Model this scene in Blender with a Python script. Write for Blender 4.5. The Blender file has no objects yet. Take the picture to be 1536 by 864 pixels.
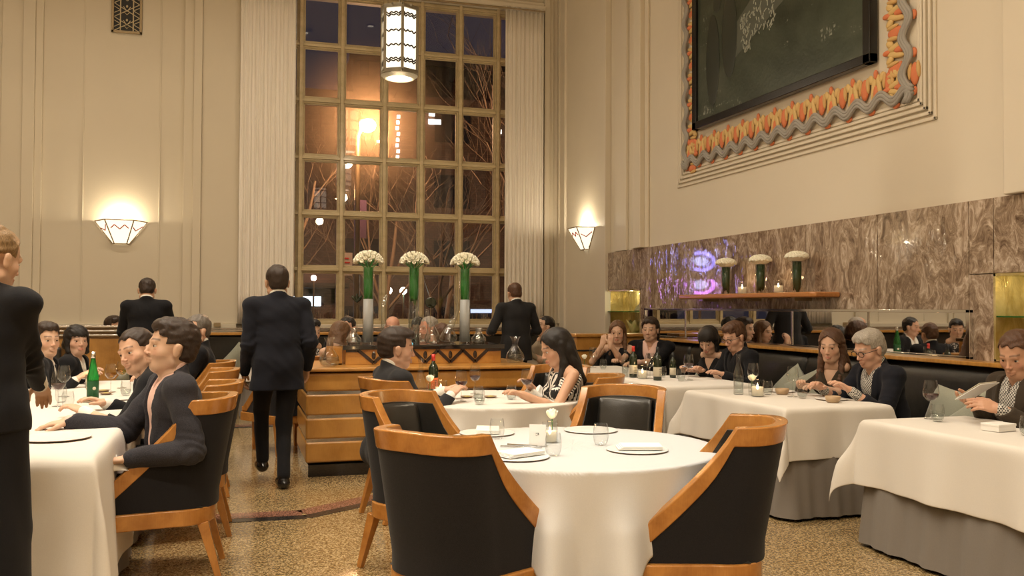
import bpy, math, random
import numpy as np
from mathutils import Vector, Matrix
from math import sin, cos, tan, pi, radians, sqrt, atan2

sc = bpy.context.scene
COL = sc.collection

# ------------------------------------------------------------------ camera
CAM_H = 1.43
YAW, PITCH, ROLL = radians(16.9), radians(1.24), radians(0.26)
fwd = Vector((sin(YAW)*cos(PITCH), cos(YAW)*cos(PITCH), sin(PITCH)))
rt = Vector((cos(YAW), -sin(YAW), 0)); up = rt.cross(fwd)
rt2 = rt*cos(ROLL)+up*sin(ROLL); up2 = -rt*sin(ROLL)+up*cos(ROLL)
cd = bpy.data.cameras.new('camera'); cam = bpy.data.objects.new('camera', cd); COL.objects.link(cam)
cd.sensor_width = 36; cd.lens = 1360/1536*36; cd.clip_start = .05; cd.clip_end = 300
m = Matrix((rt2, up2, -fwd)).transposed().to_4x4(); m.translation = (0, 0, CAM_H)
cam.matrix_world = m
sc.camera = cam

# ------------------------------------------------------------------ world, exposure
w = bpy.data.worlds.new('night'); sc.world = w; w.use_nodes = True
bg = w.node_tree.nodes['Background']; bg.inputs[0].default_value = (.055, .048, .068, 1); bg.inputs[1].default_value = .55
sc.view_settings.view_transform = 'Standard'; sc.view_settings.look = 'None'
sc.view_settings.gamma = 1; sc.view_settings.use_curve_mapping = False
sc.view_settings.exposure = -0.12
sc.cycles.use_denoising = True
sc.cycles.max_bounces = 9; sc.cycles.diffuse_bounces = 4; sc.cycles.glossy_bounces = 4
sc.cycles.transparent_max_bounces = 24; sc.cycles.transmission_bounces = 6
sc.cycles.caustics_reflective = False; sc.cycles.caustics_refractive = False
sc.cycles.sample_clamp_indirect = 4

def area(name, loc, size, power, color, rot=(0, 0, 0), shape='DISK', spread=180):
    l = bpy.data.lights.new(name, 'AREA'); l.shape = shape; l.size = size; l.energy = power; l.color = color
    l.spread = radians(spread)
    o = bpy.data.objects.new(name, l); o.location = loc; o.rotation_euler = rot; COL.objects.link(o); return o

def point(name, loc, r, power, color):
    l = bpy.data.lights.new(name, 'POINT'); l.shadow_soft_size = r; l.energy = power; l.color = color
    o = bpy.data.objects.new(name, l); o.location = loc; COL.objects.link(o); return o

STRIPC = (1, .87, .69); WARM = (1, .80, .56); NEUT = (1, .87, .70); COOL = (.22, .68, 1)
CEIL = 8.6
# the ceiling's long light strips (their fixtures are built with the ceiling)
DOWN = [(-1.8, y) for y in (-4.0, .6, 5.6, 10.6)]
for i, (x, y) in enumerate(DOWN):
    l = area('ceiling_light_source', (x, y, CEIL-.10), 7.0, 420 if y < 9 else 190, STRIPC, shape='RECTANGLE', spread=125); l.data.size_y = .30
# a narrow cool spot on the near round table; the other spots are added
SPC = (1, .94, .86)
def spot(name, loc, tgt, power, color, ang, blend=.6, r=.06):
    l = bpy.data.lights.new(name, 'SPOT'); l.energy = power; l.color = color; l.spot_size = radians(ang); l.spot_blend = blend
    l.shadow_soft_size = r
    o = bpy.data.objects.new(name, l); o.location = loc
    o.rotation_euler = (Vector(tgt)-Vector(loc)).to_track_quat('-Z', 'Y').to_euler(); COL.objects.link(o); return o
SPOTS = [((2.6, 3.7), (1.72, 4.0, .76), 620, COOL, 12.0), ((1.2, 7.0), (1.75, 6.4, .76), 450, SPC, 13), ((3.2, 6.6), (3.95, 6.0, .76), 250, SPC, 14), ((3.0, 3.7), (4.0, 3.8, .76), 250, SPC, 15),
         ((3.2, 8.3), (3.95, 7.7, .76), 450, SPC, 13), ((-.4, 6.4), (-1.0, 5.8, .76), 180, SPC, 16), ((-.2, 8.6), (-1.0, 8.0, .76), 220, SPC, 14), ((1.6, 9.2), (1.6, 8.6, 1.1), 900, (.85, .93, 1), 10), ((-1.5, 4.2), (-1.0, 4.4, 1.0), 250, SPC, 13)]  # warm spots added to brighten tables and station, unseen overhead
for (xy, tg, pw, cl_, an) in SPOTS: spot('unseen_table_spot', (*xy, CEIL-.06), tg, pw, cl_, an)

# ------------------------------------------------------------------ materials
MATS = {}
class N:
    def __init__(s, name):
        s.m = bpy.data.materials.new(name); s.m.use_nodes = True; s.t = s.m.node_tree
        s.b = s.t.nodes['Principled BSDF']; s.out = s.t.nodes['Material Output']; MATS[name] = s.m
    def n(s, kind, **kw):
        x = s.t.nodes.new('ShaderNode'+kind)
        for k, v in kw.items():
            if k in x.inputs: x.inputs[k].default_value = v
            else: setattr(x, k, v)
        return x
    def l(s, a, b): s.t.links.new(a, b)
    def coord(s, scale=(1, 1, 1), kind='Object', rot=(0, 0, 0)):
        c = s.n('TexCoord'); mp = s.n('Mapping'); mp.inputs['Scale'].default_value = scale; mp.inputs['Rotation'].default_value = rot
        s.l(c.outputs[kind], mp.inputs[0]); return mp.outputs[0]
    def noise(s, vec, scale, detail=3, rough=.5, dist=0):
        x = s.n('TexNoise'); x.inputs['Scale'].default_value = scale; x.inputs['Detail'].default_value = detail
        x.inputs['Roughness'].default_value = rough; x.inputs['Distortion'].default_value = dist
        s.l(vec, x.inputs['Vector']); return x.outputs['Fac']
    def ramp(s, fac, stops):
        r = s.n('ValToRGB'); e = r.color_ramp.elements
        while len(e) < len(stops): e.new(.5)
        for k, (p, c) in enumerate(stops): e[k].position = p; e[k].color = (*c, 1)
        s.l(fac, r.inputs[0]); return r.outputs[0]
    def bump(s, h, strength=.3, dist=.01):
        b = s.n('Bump'); b.inputs['Strength'].default_value = strength; b.inputs['Distance'].default_value = dist
        s.l(h, b.inputs['Height']); s.l(b.outputs[0], s.b.inputs['Normal'])
    def set(s, **kw):
        for k, v in kw.items():
            k = {'spec': 'Specular IOR Level', 'coat': 'Coat Weight', 'coatr': 'Coat Roughness', 'rough': 'Roughness', 'metal': 'Metallic', 'color': 'Base Color',
                 'trans': 'Transmission Weight', 'sheen': 'Sheen Weight', 'em': 'Emission Color', 'ems': 'Emission Strength', 'alpha': 'Alpha', 'ior': 'IOR'}.get(k, k)
            if isinstance(v, tuple) and len(v) == 3: v = (*v, 1)
            s.b.inputs[k].default_value = v
        return s

def plain(name, color, rough=.5, **kw):
    a = N(name); a.set(color=color, rough=rough, **kw)
    return a.m
def fabric(name, color, bump=.25, scale=700, var=.25, sheen=.15, rough=.9):
    a = N(name); v = a.coord()
    f = a.noise(v, scale, 2)
    c0 = tuple(c*(1-var) for c in color); c1 = tuple(min(1, c*(1+var)) for c in color)
    a.l(a.ramp(f, [(.3, c0), (.7, c1)]), a.b.inputs['Base Color'])
    a.set(rough=rough, sheen=sheen, spec=.2); a.bump(f, bump, .002); return a.m

def mk_plaster(name, col):
    a = N(name); v = a.coord()
    f = a.noise(v, 1.3, 4); g = a.noise(v, 90, 3)
    a.l(a.ramp(f, [(.3, tuple(c*.96 for c in col)), (.7, col)]), a.b.inputs['Base Color'])
    a.set(rough=.55, spec=.3); a.bump(g, .06, .004); return a.m
M_PLASTER = mk_plaster('cream_plaster', (.66, .59, .465))
M_PLASTER2 = mk_plaster('cream_plaster_light', (.77, .70, .575))
M_CEIL = mk_plaster('ceiling_plaster', (.78, .70, .55))

def mk_wood(name, c1, c2, rough=.28, scale=(1, 1, 9), sc_=3.0, coat=.4):
    a = N(name); v = a.coord(scale)
    f = a.noise(v, sc_, 6, .6, .4); g = a.noise(a.coord((40, 40, 2)), 6, 2)
    mx = a.n('Math', operation='MULTIPLY_ADD'); a.l(g, mx.inputs[0]); mx.inputs[1].default_value = .25; a.l(f, mx.inputs[2])
    a.l(a.ramp(mx.outputs[0], [(.35, c1), (.8, c2)]), a.b.inputs['Base Color'])
    a.set(rough=rough, coat=coat, coatr=.12, spec=.4); a.bump(g, .04, .002); return a.m
M_WOOD = mk_wood('honey_maple_wood', (.34, .150, .030), (.56, .285, .070), scale=(1.2, 9, 1.2))
M_CHWOOD = mk_wood('cherry_chair_wood', (.30, .115, .024), (.49, .22, .052), scale=(3, 3, 3), rough=.22)
M_SHELFW = mk_wood('shelf_wood', (.34, .12, .03), (.52, .23, .07), scale=(9, 1, 9))
M_DARKW = plain('ebony_inlay', (.028, .014, .010), .25, coat=.3)
M_BLACKTOP = plain('black_polished_top', (.012, .010, .010), .08, coat=.5)

def mk_leather():
    a = N('black_leather'); v = a.coord()
    g = a.noise(v, 220, 3); g2 = a.noise(v, 5, 3)
    mx = a.n('Math', operation='MULTIPLY_ADD'); a.l(g, mx.inputs[0]); mx.inputs[1].default_value = .12; a.l(g2, mx.inputs[2])
    a.set(color=(.018, .017, .015), rough=.30, spec=.5, coat=.15, coatr=.3); a.bump(mx.outputs[0], .35, .02); return a.m
M_LEATHER = mk_leather()
M_CHFAB = fabric('charcoal_chair_cloth', (.012, .011, .012), .3, 500, .5, .08)
M_CLOTH = fabric('white_linen', (.60, .59, .575), .10, 350, .03, .1, .85)
M_CLOTH2 = fabric('ivory_linen', (.70, .665, .61), .10, 350, .03, .1, .85)
M_SKIRT = fabric('taupe_underskirt', (.20, .18, .16), .15, 350, .06, .1)
M_NAPKIN = fabric('white_napkin', (.86, .85, .80), .1, 400, .02, .1)
M_PILLOW = fabric('sage_velvet', (.30, .31, .25), .2, 300, .12, .5)
M_METAL = plain('brushed_metal', (.55, .52, .48), .25, metal=1.0)
M_STEEL = plain('polished_steel', (.8, .8, .8), .08, metal=1.0)
M_BRONZE = plain('bronze', (.36, .28, .17), .38, metal=.85)
M_MIRROR = plain('mirror_glass', (.82, .82, .82), .015, metal=1.0)
M_WHITE = plain('white_porcelain', (.78, .76, .72), .35)
M_RIM = plain('stoneware_rim', (.30, .20, .13), .4)
M_BOWL = plain('stoneware_bowl', (.46, .32, .19), .4)
M_PAPER = plain('white_card', (.82, .80, .76), .6)
M_INK = plain('black_ink', (.02, .02, .02), .6)
M_FOOD = plain('greens_and_oil', (.42, .36, .08), .4)

def mk_thin(name, tint=(1, 1, 1), refl=1.0, rough=.0, base=.03):
    a = N(name); a.t.nodes.remove(a.b)
    tr = a.n('BsdfTransparent'); tr.inputs[0].default_value = (*tint, 1)
    gl = a.n('BsdfGlossy'); gl.inputs['Roughness'].default_value = rough
    lw = a.n('LayerWeight'); lw.inputs['Blend'].default_value = .5
    pw = a.n('Math', operation='POWER'); a.l(lw.outputs['Facing'], pw.inputs[0]); pw.inputs[1].default_value = 3.0
    mm = a.n('Math', operation='MULTIPLY_ADD'); a.l(pw.outputs[0], mm.inputs[0]); mm.inputs[1].default_value = refl; mm.inputs[2].default_value = base
    mm.use_clamp = True
    mx = a.n('MixShader'); a.l(mm.outputs[0], mx.inputs[0]); a.l(tr.outputs[0], mx.inputs[1]); a.l(gl.outputs[0], mx.inputs[2])
    a.l(mx.outputs[0], a.out.inputs[0]); return a.m
M_PANE = mk_thin('window_glass', (.90, .90, .92), .6, 0, .045)
M_GLASS = mk_thin('clear_glass', (.94, .95, .945), 1.0, .02, .06)
M_CRYSTAL = mk_thin('crystal', (.95, .97, .98), 1.3, .03, .14)
M_WATER = mk_thin('water', (.84, .87, .86), .6, .02, .08)
M_REDWINE = plain('red_wine', (.05, .004, .006), .05, spec=.8)
M_WHITEWINE = mk_thin('white_wine', (.85, .70, .30), .6, 0, .05)
M_GREENB = N('green_bottle_glass'); M_GREENB.set(color=(.02, .32, .05), rough=.05, trans=.75); M_GREENB = M_GREENB.m
M_DARKB = N('dark_bottle_glass'); M_DARKB.set(color=(.012, .02, .008), rough=.06, spec=.7); M_DARKB = M_DARKB.m
M_RED = plain('red_capsule', (.55, .03, .02), .35)
M_ORANGE = plain('orange_label', (.75, .17, .04), .5)
M_LABEL = plain('cream_label', (.72, .66, .52), .6)
M_LEAF = plain('broad_leaf', (.02, .19, .025), .35)
M_LEAFD = plain('dark_vase_leaf', (.008, .045, .010), .3)
M_PETAL = plain('tulip_petal', (.86, .83, .68), .5)
M_FROST = plain('frost_glow_base', (.86, .90, .95), .4)  # frosted base, its glow from beneath put into the pale blue-white colour
def emis(name, col, s):
    a = N(name); a.set(color=col, em=col, ems=s, rough=.5); return a.m
M_FLAME = emis('candle_flame', (1, .72, .36), 26)
M_WAX = plain('candle_wax', (.95, .88, .74), .5)
def mk_candleglass():
    a = N('candle_glow_glass'); a.set(color=(.95, .90, .78), rough=.15, trans=.35, em=(1, .80, .50), ems=.12); return a.m  # slight emission imitates candlelight caught in the glass
M_VOT = mk_candleglass()
M_LAMPGLASS = emis('lit_opal_glass', (1, .90, .72), 1.5)
M_LAMPHOT = emis('lit_opal_disc', (1, .95, .84), 5)
M_SCONCE = emis('lit_sconce_glass', (1, .90, .70), 1.25)
M_LAMPFR = plain('lamp_grey_metal', (.33, .30, .23), .35, metal=.7)
M_ZIG = plain('zigzag_black', (.03, .02, .015), .4)
M_ZIGR = plain('zigzag_red', (.45, .06, .04), .4)
M_DOWNL = emis('ceiling_light_disc', (1, .86, .64), 3)

def mk_marble():
    a = N('brown_veined_marble'); v = a.coord((1, 1, .50))
    d1 = a.n('TexNoise'); d1.inputs['Scale'].default_value = 2.2; d1.inputs['Detail'].default_value = 3; a.l(v, d1.inputs['Vector'])
    sub = a.n('VectorMath', operation='SUBTRACT'); a.l(d1.outputs['Color'], sub.inputs[0]); sub.inputs[1].default_value = (.5, .5, .5)
    scl = a.n('VectorMath', operation='SCALE'); a.l(sub.outputs[0], scl.inputs[0]); scl.inputs['Scale'].default_value = 1.3
    ad = a.n('VectorMath', operation='ADD'); a.l(v, ad.inputs[0]); a.l(scl.outputs[0], ad.inputs[1])
    n1 = a.noise(ad.outputs[0], 5.5, 8, .72, .9); n2 = a.noise(ad.outputs[0], 26, 5, .7, .3)
    mx = a.n('Math', operation='MULTIPLY_ADD'); a.l(n2, mx.inputs[0]); mx.inputs[1].default_value = .45; a.l(n1, mx.inputs[2])
    c = a.ramp(mx.outputs[0], [(.50, (.070, .038, .022)), (.61, (.17, .112, .075)), (.74, (.33, .24, .17)), (.88, (.62, .51, .41))])
    a.l(c, a.b.inputs['Base Color'])
    a.set(rough=.07, spec=.6, coat=.6, coatr=.03); a.bump(a.noise(a.coord((1, 1, .6)), 5, 3), .35, .03); return a.m
M_MARBLE = mk_marble()
def mk_gold():
    a = N('gilded_glass'); v = a.coord((1, 1, .5)); f = a.noise(v, 7, 4, .6, 1)
    a.l(a.ramp(f, [(.3, (.50, .38, .13)), (.7, (.88, .76, .40))]), a.b.inputs['Base Color']); a.set(rough=.22, metal=.6)
    a.bump(f, .5, .02); return a.m
M_GOLD = mk_gold()
def mk_terrazzo():
    a = N('ochre_terrazzo'); v = a.coord()
    vo = a.n('TexVoronoi'); vo.inputs['Scale'].default_value = 115; a.l(v, vo.inputs['Vector'])
    f = a.noise(v, 70, 3, .6); 
    hs = a.n('Math', operation='MULTIPLY_ADD'); sep = a.n('SeparateColor'); a.l(vo.outputs['Color'], sep.inputs[0])
    a.l(sep.outputs[0], hs.inputs[0]); hs.inputs[1].default_value = .6; a.l(f, hs.inputs[2])
    c = a.ramp(hs.outputs[0], [(.35, (.085, .048, .015)), (.60, (.185, .115, .042)), (.85, (.29, .195, .085)), (1.0, (.50, .38, .21))])
    a.l(c, a.b.inputs['Base Color']); a.set(rough=.17, spec=.5, coat=.25, coatr=.12); return a.m
M_FLOOR = mk_terrazzo()
def mk_speck(name, c1, c2):
    a = N(name); f = a.noise(a.coord(), 90, 3, .7); a.l(a.ramp(f, [(.42, c1), (.62, c2)]), a.b.inputs['Base Color']); a.set(rough=.2); return a.m
M_STRIPER = mk_speck('red_terrazzo_strip', (.12, .035, .02), (.36, .20, .14))
M_STRIPEB = mk_speck('black_terrazzo_strip', (.012, .010, .010), (.05, .045, .04))
def mk_sheer():
    a = N('sheer_curtain_cloth'); a.set(color=(.80, .74, .64), rough=.9, alpha=.93, spec=.1)
    f = a.noise(a.coord((60, 60, .6)), 3, 2); a.l(a.ramp(f, [(.3, (.80, .74, .65)), (.7, (.92, .87, .79))]), a.b.inputs['Base Color']); return a.m
M_SHEER = mk_sheer()
M_WINFR = mk_wood('gilt_painted_window_frame', (.40, .315, .175), (.56, .46, .28), scale=(1, 1, 3), rough=.4, coat=.1)

# ------------------------------------------------------------------ geometry helpers
class G:
    def __init__(s): s.v = []; s.f = []
    def add(s, vs, fs):
        o = len(s.v); s.v += [tuple(p) for p in vs]; s.f += [tuple(i+o for i in f) for f in fs]; return s
    def box(s, x0, x1, y0, y1, z0, z1):
        return s.add([(x0, y0, z0), (x1, y0, z0), (x1, y1, z0), (x0, y1, z0), (x0, y0, z1), (x1, y0, z1), (x1, y1, z1), (x0, y1, z1)],
                     [(3, 2, 1, 0), (4, 5, 6, 7), (0, 1, 5, 4), (1, 2, 6, 5), (2, 3, 7, 6), (3, 0, 4, 7)])
    def bar(s, a, b, wa, wb=None, upv=(0, 0, 1), wa2=None, wb2=None):
        a = Vector(a); b = Vector(b); wb = wb or wa; wa2 = wa2 or wa; wb2 = wb2 or wb
        d = (b-a).normalized(); u = Vector(upv)
        if abs(d.dot(u)) > .98: u = Vector((1, 0, 0))
        x = d.cross(u).normalized(); y = x.cross(d)
        vs = [a+x*i*wa/2+y*j*wb/2 for i, j in ((-1, -1), (1, -1), (1, 1), (-1, 1))]+[b+x*i*wa2/2+y*j*wb2/2 for i, j in ((-1, -1), (1, -1), (1, 1), (-1, 1))]
        return s.add(vs, [(3, 2, 1, 0), (4, 5, 6, 7), (0, 1, 5, 4), (1, 2, 6, 5), (2, 3, 7, 6), (3, 0, 4, 7)])
    def lathe(s, prof, n=24, c=(0, 0, 0), sx=1, sy=1, cap=True):
        vs = []; fs = []
        for (r, z) in prof:
            for k in range(n):
                t = 2*pi*k/n; vs.append((c[0]+r*sx*cos(t), c[1]+r*sy*sin(t), c[2]+z))
        for i in range(len(prof)-1):
            for k in range(n):
                a = i*n+k; b = i*n+(k+1) % n; fs.append((a, b, b+n, a+n))
        if prof[0][0] > 1e-5: fs.append(tuple(reversed(range(n))))
        if cap and prof[-1][0] > 1e-5: fs.append(tuple((len(prof)-1)*n+k for k in range(n)))
        return s.add(vs, fs)
    def tube(s, pts, rs, n=8, cap=True):
        pts = [Vector(p) for p in pts]
        if not hasattr(rs, '__len__'): rs = [rs]*len(pts)
        vs = []; fs = []; x = None
        for i, p in enumerate(pts):
            d = (pts[min(i+1, len(pts)-1)]-pts[max(i-1, 0)]).normalized()
            if x is None:
                x = d.cross(Vector((0, 0, 1)));
                if x.length < .05: x = d.cross(Vector((1, 0, 0)))
            x = (x-d*x.dot(d)).normalized(); y = d.cross(x)
            for k in range(n):
                t = 2*pi*k/n; vs.append(p+(x*cos(t)+y*sin(t))*rs[i])
        for i in range(len(pts)-1):
            for k in range(n):
                a = i*n+k; b = i*n+(k+1) % n; fs.append((a, b, b+n, a+n))
        if cap: fs.append(tuple(reversed(range(n)))); fs.append(tuple((len(pts)-1)*n+k for k in range(n)))
        return s.add(vs, fs)
    def ell(s, c, r, n=12, m=8, R=None):
        vs = []; fs = []
        for i in range(m+1):
            ph = pi*i/m
            for k in range(n):
                t = 2*pi*k/n; p = Vector((r[0]*sin(ph)*cos(t), r[1]*sin(ph)*sin(t), r[2]*cos(ph)))
                if R: p = R @ p
                vs.append(p+Vector(c))
        for i in range(m):
            for k in range(n):
                a = i*n+k; b = i*n+(k+1) % n; fs.append((a+n, b+n, b, a))
        return s.add(vs, fs)
    def grid(s, nu, nv, fn, closeu=False):
        vs = [fn(i/(nu if closeu else nu-1), j/(nv-1)) for j in range(nv) for i in range(nu)]
        fs = []
        for j in range(nv-1):
            for i in range(nu if closeu else nu-1):
                a = j*nu+i; b = j*nu+(i+1) % nu; fs.append((a, b, b+nu, a+nu))
        return s.add(vs, fs)
    def prism(s, poly, axis, a, b):
        # poly: 2-D points, extruded along axis (0,1,2) from a to b
        def p3(p, t):
            q = list(p); q.insert(axis, t); return tuple(q)
        n = len(poly)
        return s.add([p3(p, a) for p in poly]+[p3(p, b) for p in poly], [tuple(reversed(range(n))), tuple(range(n, 2*n))]+[(i, (i+1) % n, (i+1) % n+n, i+n) for i in range(n)])

def obj(name, g, mat, parent=None, smooth=False, bevel=0, kind=None, solid=0, subs=0, loc=None, rotz=0):
    me = bpy.data.meshes.new(name); me.from_pydata([tuple(p) for p in g.v], [], g.f); me.validate(); me.update()
    if isinstance(mat, str): mat = MATS[mat]
    me.materials.append(mat)
    o = bpy.data.objects.new(name, me); COL.objects.link(o)
    if smooth:
        me.polygons.foreach_set('use_smooth', [True]*len(me.polygons))
    if parent is not None: o.parent = parent
    if loc is not None: o.location = loc
    if rotz: o.rotation_euler = (0, 0, rotz)
    if solid:
        md = o.modifiers.new('solid', 'SOLIDIFY'); md.thickness = solid; md.offset = -1
    if bevel:
        md = o.modifiers.new('bevel', 'BEVEL'); md.width = bevel; md.segments = 2; md.limit_method = 'ANGLE'
        me.polygons.foreach_set('use_smooth', [True]*len(me.polygons))
        md.harden_normals = True
    if subs:
        md = o.modifiers.new('sub', 'SUBSURF'); md.levels = subs; md.render_levels = subs
    if kind: o['kind'] = kind
    return o
def thing(name, label, cat, loc=(0, 0, 0), rotz=0, group=None):
    o = bpy.data.objects.new(name, None); COL.objects.link(o); o.empty_display_size = .1
    o.location = loc; o.rotation_euler = (0, 0, rotz); o['label'] = label; o['category'] = cat
    if group: o['group'] = group
    return o
def tag(o, label, cat, group=None):
    o['label'] = label; o['category'] = cat
    if group: o['group'] = group
    return o
def struct(name, g, mat, parent=None, **kw):
    o = obj(name, g, mat, parent, **kw)
    if parent is None: o['kind'] = 'structure'
    return o
def dup(root, loc, rotz=0, label=None, group=None, scale=None):
    r = root.copy(); COL.objects.link(r); r.location = loc; r.rotation_euler = (0, 0, rotz)
    if label: r['label'] = label
    if group: r['group'] = group
    if scale: r.scale = (scale,)*3
    for ch in list(root.children):
        c = ch.copy(); COL.objects.link(c); c.parent = r
        for q in list(ch.children):
            d = q.copy(); COL.objects.link(d); d.parent = c
    return r
USED = set()
def first_or_dup(key, proto, loc, rotz, label, group, scale=None):
    if key not in USED:
        USED.add(key); proto.location = loc; proto.rotation_euler = (0, 0, rotz); proto['label'] = label
        if group: proto['group'] = group
        if scale: proto.scale = (scale,)*3
        return proto
    return dup(proto, loc, rotz, label, group, scale)

XR = 5.45; YB = 14.75
# ================================================================== ROOM SHELL
struct('floor', G().box(-9.2, 5.7, -6.2, 15.6, -.1, 0), M_FLOOR)
# stone strips let into the floor
def strip(pts, w, z, mat, n):
    g = G()
    for a, b in zip(pts[:-1], pts[1:]):
        a = Vector((*a, z)); b = Vector((*b, z)); g.bar(a, b, w, .004)
    struct('trim_%d' % n, g, mat)
strip([(-4.2, 6.56), (.47, 6.33), (1.25, 6.85), (3.4, 6.85)], .10, .001, M_STRIPEB, 1)
strip([(-4.2, 6.70), (.45, 6.47), (1.22, 6.99), (3.4, 6.99)], .16, .0008, M_STRIPER, 2)
strip([(-5.2, 11.25), (3.4, 11.2)], .12, .001, M_STRIPEB, 3)
strip([(-5.2, 11.42), (3.4, 11.37)], .15, .0008, M_STRIPER, 4)

struct('ceiling', G().box(-9.2, 5.7, -6.2, 15.6, CEIL+.02, CEIL+.2), M_CEIL)
g = G()
for x in (-7.4, -3.5, .4, 4.2): g.box(x-.14, x+.14, -6, 14.7, CEIL-.28, CEIL+.03)
for y in (-5, -.2, 4.5, 9.2, 13.9): g.box(-9, 5.4, y-.14, y+.14, CEIL-.26, CEIL+.03)
struct('trim_5', g, M_CEIL)
for i, (x, y) in enumerate(DOWN):
    t = thing('ceiling_light', 'long light strip recessed between the high ceiling beams', 'ceiling light', (x, y, CEIL), 0, 'long ceiling light strips')
    g = G(); g.box(-3.6, 3.6, -.24, -.16, -.06, .03); g.box(-3.6, 3.6, .16, .24, -.06, .03); g.box(-3.6, -3.52, -.24, .24, -.06, .03); g.box(3.52, 3.6, -.24, .24, -.06, .03)
    obj('frame', g, M_CEIL, t)
    obj('lens', G().box(-3.52, 3.52, -.16, .16, -.02, .0), M_DOWNL, t)
for (xy, tg, pw_, cl_, an) in SPOTS:
    t = thing('unseen_spotlight', 'unseen small round spotlight set in the high ceiling', 'spotlight', (*xy, CEIL), 0, 'recessed ceiling spotlights')
    obj('ring', G().lathe([(.11, .02), (.11, -.02), (.085, -.02), (.085, .02)], 24, cap=False), M_METAL, t)
    obj('lens', G().lathe([(0, -.004), (.084, -.004), (.084, .004), (0, .004)], 24), M_DOWNL, t)

WL, WR_, WB, WT = 0.72, 4.52, 1.15, 6.50   # window opening
g = G()
g.box(-9.2, WL, YB, YB+.5, 0, CEIL+.1); g.box(WR_, 5.7, YB, YB+.5, 0, CEIL+.1)
g.box(WL, WR_, YB, YB+.5, 0, WB); g.box(WL, WR_, YB, YB+.5, WT, CEIL+.1)
# shallow pilasters and fluted strips in the plaster
for x0, x1, d in ((-3.30, -3.02, .05), (-3.02, -2.86, .09), (-2.86, -2.76, .05), (-.80, -.66, .06), (-.66, -.54, .10), (-.54, .02, .05), (.02, .20, .10),
                  (5.02, 5.12, .10), (5.12, 5.20, .05), (5.28, 5.33, .09)):
    g.box(x0, x1, YB-d, YB, 1.16, CEIL)
for x in (-2.22, -1.15): g.box(x, x+.02, YB-.012, YB, 1.2, CEIL)
struct('wall_back', g, M_PLASTER, bevel=.012)
g = G()
g.box(WL-.05, WL, YB-.04, YB+.3, WB, WT+.05); g.box(WR_, WR_+.05, YB-.04, YB+.3, WB, WT+.05)
g.box(WL-.15, 5.02, YB-.14, YB+.02, WT, WT+.10); g.box(WL-.15, 5.02, YB-.08, YB+.02, WT+.10, WT+.17)
struct('trim_6', g, M_PLASTER2, bevel=.008)

g = G(); g.box(XR, XR+.5, -6.2, YB+.5, 0, 1.05); g.box(XR, XR+.5, -6.2, YB+.5, 1.70, CEIL+.1)
for a, b in ((-6.2, 4.55), (5.42, 11.60), (12.86, YB+.5)): g.box(XR, XR+.5, a, b, 1.05, 1.70)
struct('wall_right', g, M_PLASTER2)
g = G()   # pilaster carrying the sconce, then fluting towards the marble
g.box(XR-.10, XR, 12.76, 14.45, 1.0, CEIL); g.box(XR-.14, XR, 14.45, 14.72, 1.0, CEIL)
g.box(XR-.05, XR, 12.1, 12.50, 2.27, CEIL); g.box(XR-.08, XR, 11.78, 11.86, 2.27, CEIL); g.box(XR-.11, XR, 11.50, 11.72, 2.27, CEIL); g.box(XR-.04, XR, 11.40, 11.50, 2.27, CEIL)
g.box(XR-.10, XR, 5.0, 5.28, 2.27, CEIL)
struct('trim_7', g, M_PLASTER2, bevel=.012)
struct('wall_left', G().box(-9.3, -9, -6.2, YB+.5, 0, CEIL+.1), M_PLASTER2)
struct('wall_front', G().box(-9.2, 5.7, -6.3, -6, 0, CEIL+.1), M_PLASTER2)
g = G()
for y in (-4, -1, 2, 5, 8, 11, 13.5): g.box(-9, -8.86, y, y+.4, 0, CEIL)
g.box(-9, -8.9, -6, 14.7, 1.2, 1.28)
struct('trim_8', g, M_PLASTER, bevel=.01)
# dark window on the far left wall (seen only in the mirror)
for k, (y0, y1) in enumerate(((5.8, 7.6), (8.7, 10.6))):
    o = struct('window_%d' % (k+2), G().box(-8.99, -8.95, y0, y1, 1.35, 5.5), plain('night_glass_%d' % k, (.01, .012, .02), .05, spec=.8))
    g = G()
    for i in range(5):
        y = y0+(y1-y0)*i/4; g.box(-8.97, -8.90, y-.03, y+.03, 1.3, 5.5)
    for i in range(6): g.box(-8.97, -8.90, y0, y1, 1.33+i*.82, 1.39+i*.82)
    obj('window_frame', g, M_WINFR, o)

# ---- the tall window
MX = [0.77, 0.95, 1.60, 2.29, 2.905, 3.56, 4.215, 4.47]
MZ = [1.17, 2.03, 2.92, 3.82, 4.74, 5.63, 6.46]
W1 = struct('window_1', G().box(WL, WR_, YB+.02, YB+.10, WB, WB+.05).box(WL, WR_, YB+.02, YB+.10, WT-.04, WT), M_WINFR, bevel=.006)
g = G()
for i, x in enumerate(MX):
    wd = .045 if i in (0, 7) else .05
    g.box(x-wd, x+wd, YB+.03, YB+.12, WB, WT); g.box(x-wd*.55, x+wd*.55, YB-.02, YB+.04, WB, WT)
for i, z in enumerate(MZ):
    h = .05
    g.box(WL, WR_, YB+.035, YB+.115, z-h, z+h); g.box(WL, WR_, YB+.0, YB+.04, z-h*.5, z+h*.4)
for i in range(len(MX)-1):          # inner casement beads round every pane
    for j in range(len(MZ)-1):
        x0, x1, z0, z1 = MX[i]+.05, MX[i+1]-.05, MZ[j]+.05, MZ[j+1]-.05
        y0, y1 = YB+.05, YB+.085; b = .018
        g.box(x0, x0+b, y0, y1, z0, z1); g.box(x1-b, x1, y0, y1, z0, z1); g.box(x0, x1, y0, y1, z0, z0+b); g.box(x0, x1, y0, y1, z1-b, z1)
obj('window_frame', g, M_WINFR, W1, bevel=.006)
obj('window_panes', G().box(WL, WR_, YB+.066, YB+.070, WB, WT), M_PANE, W1)
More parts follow.
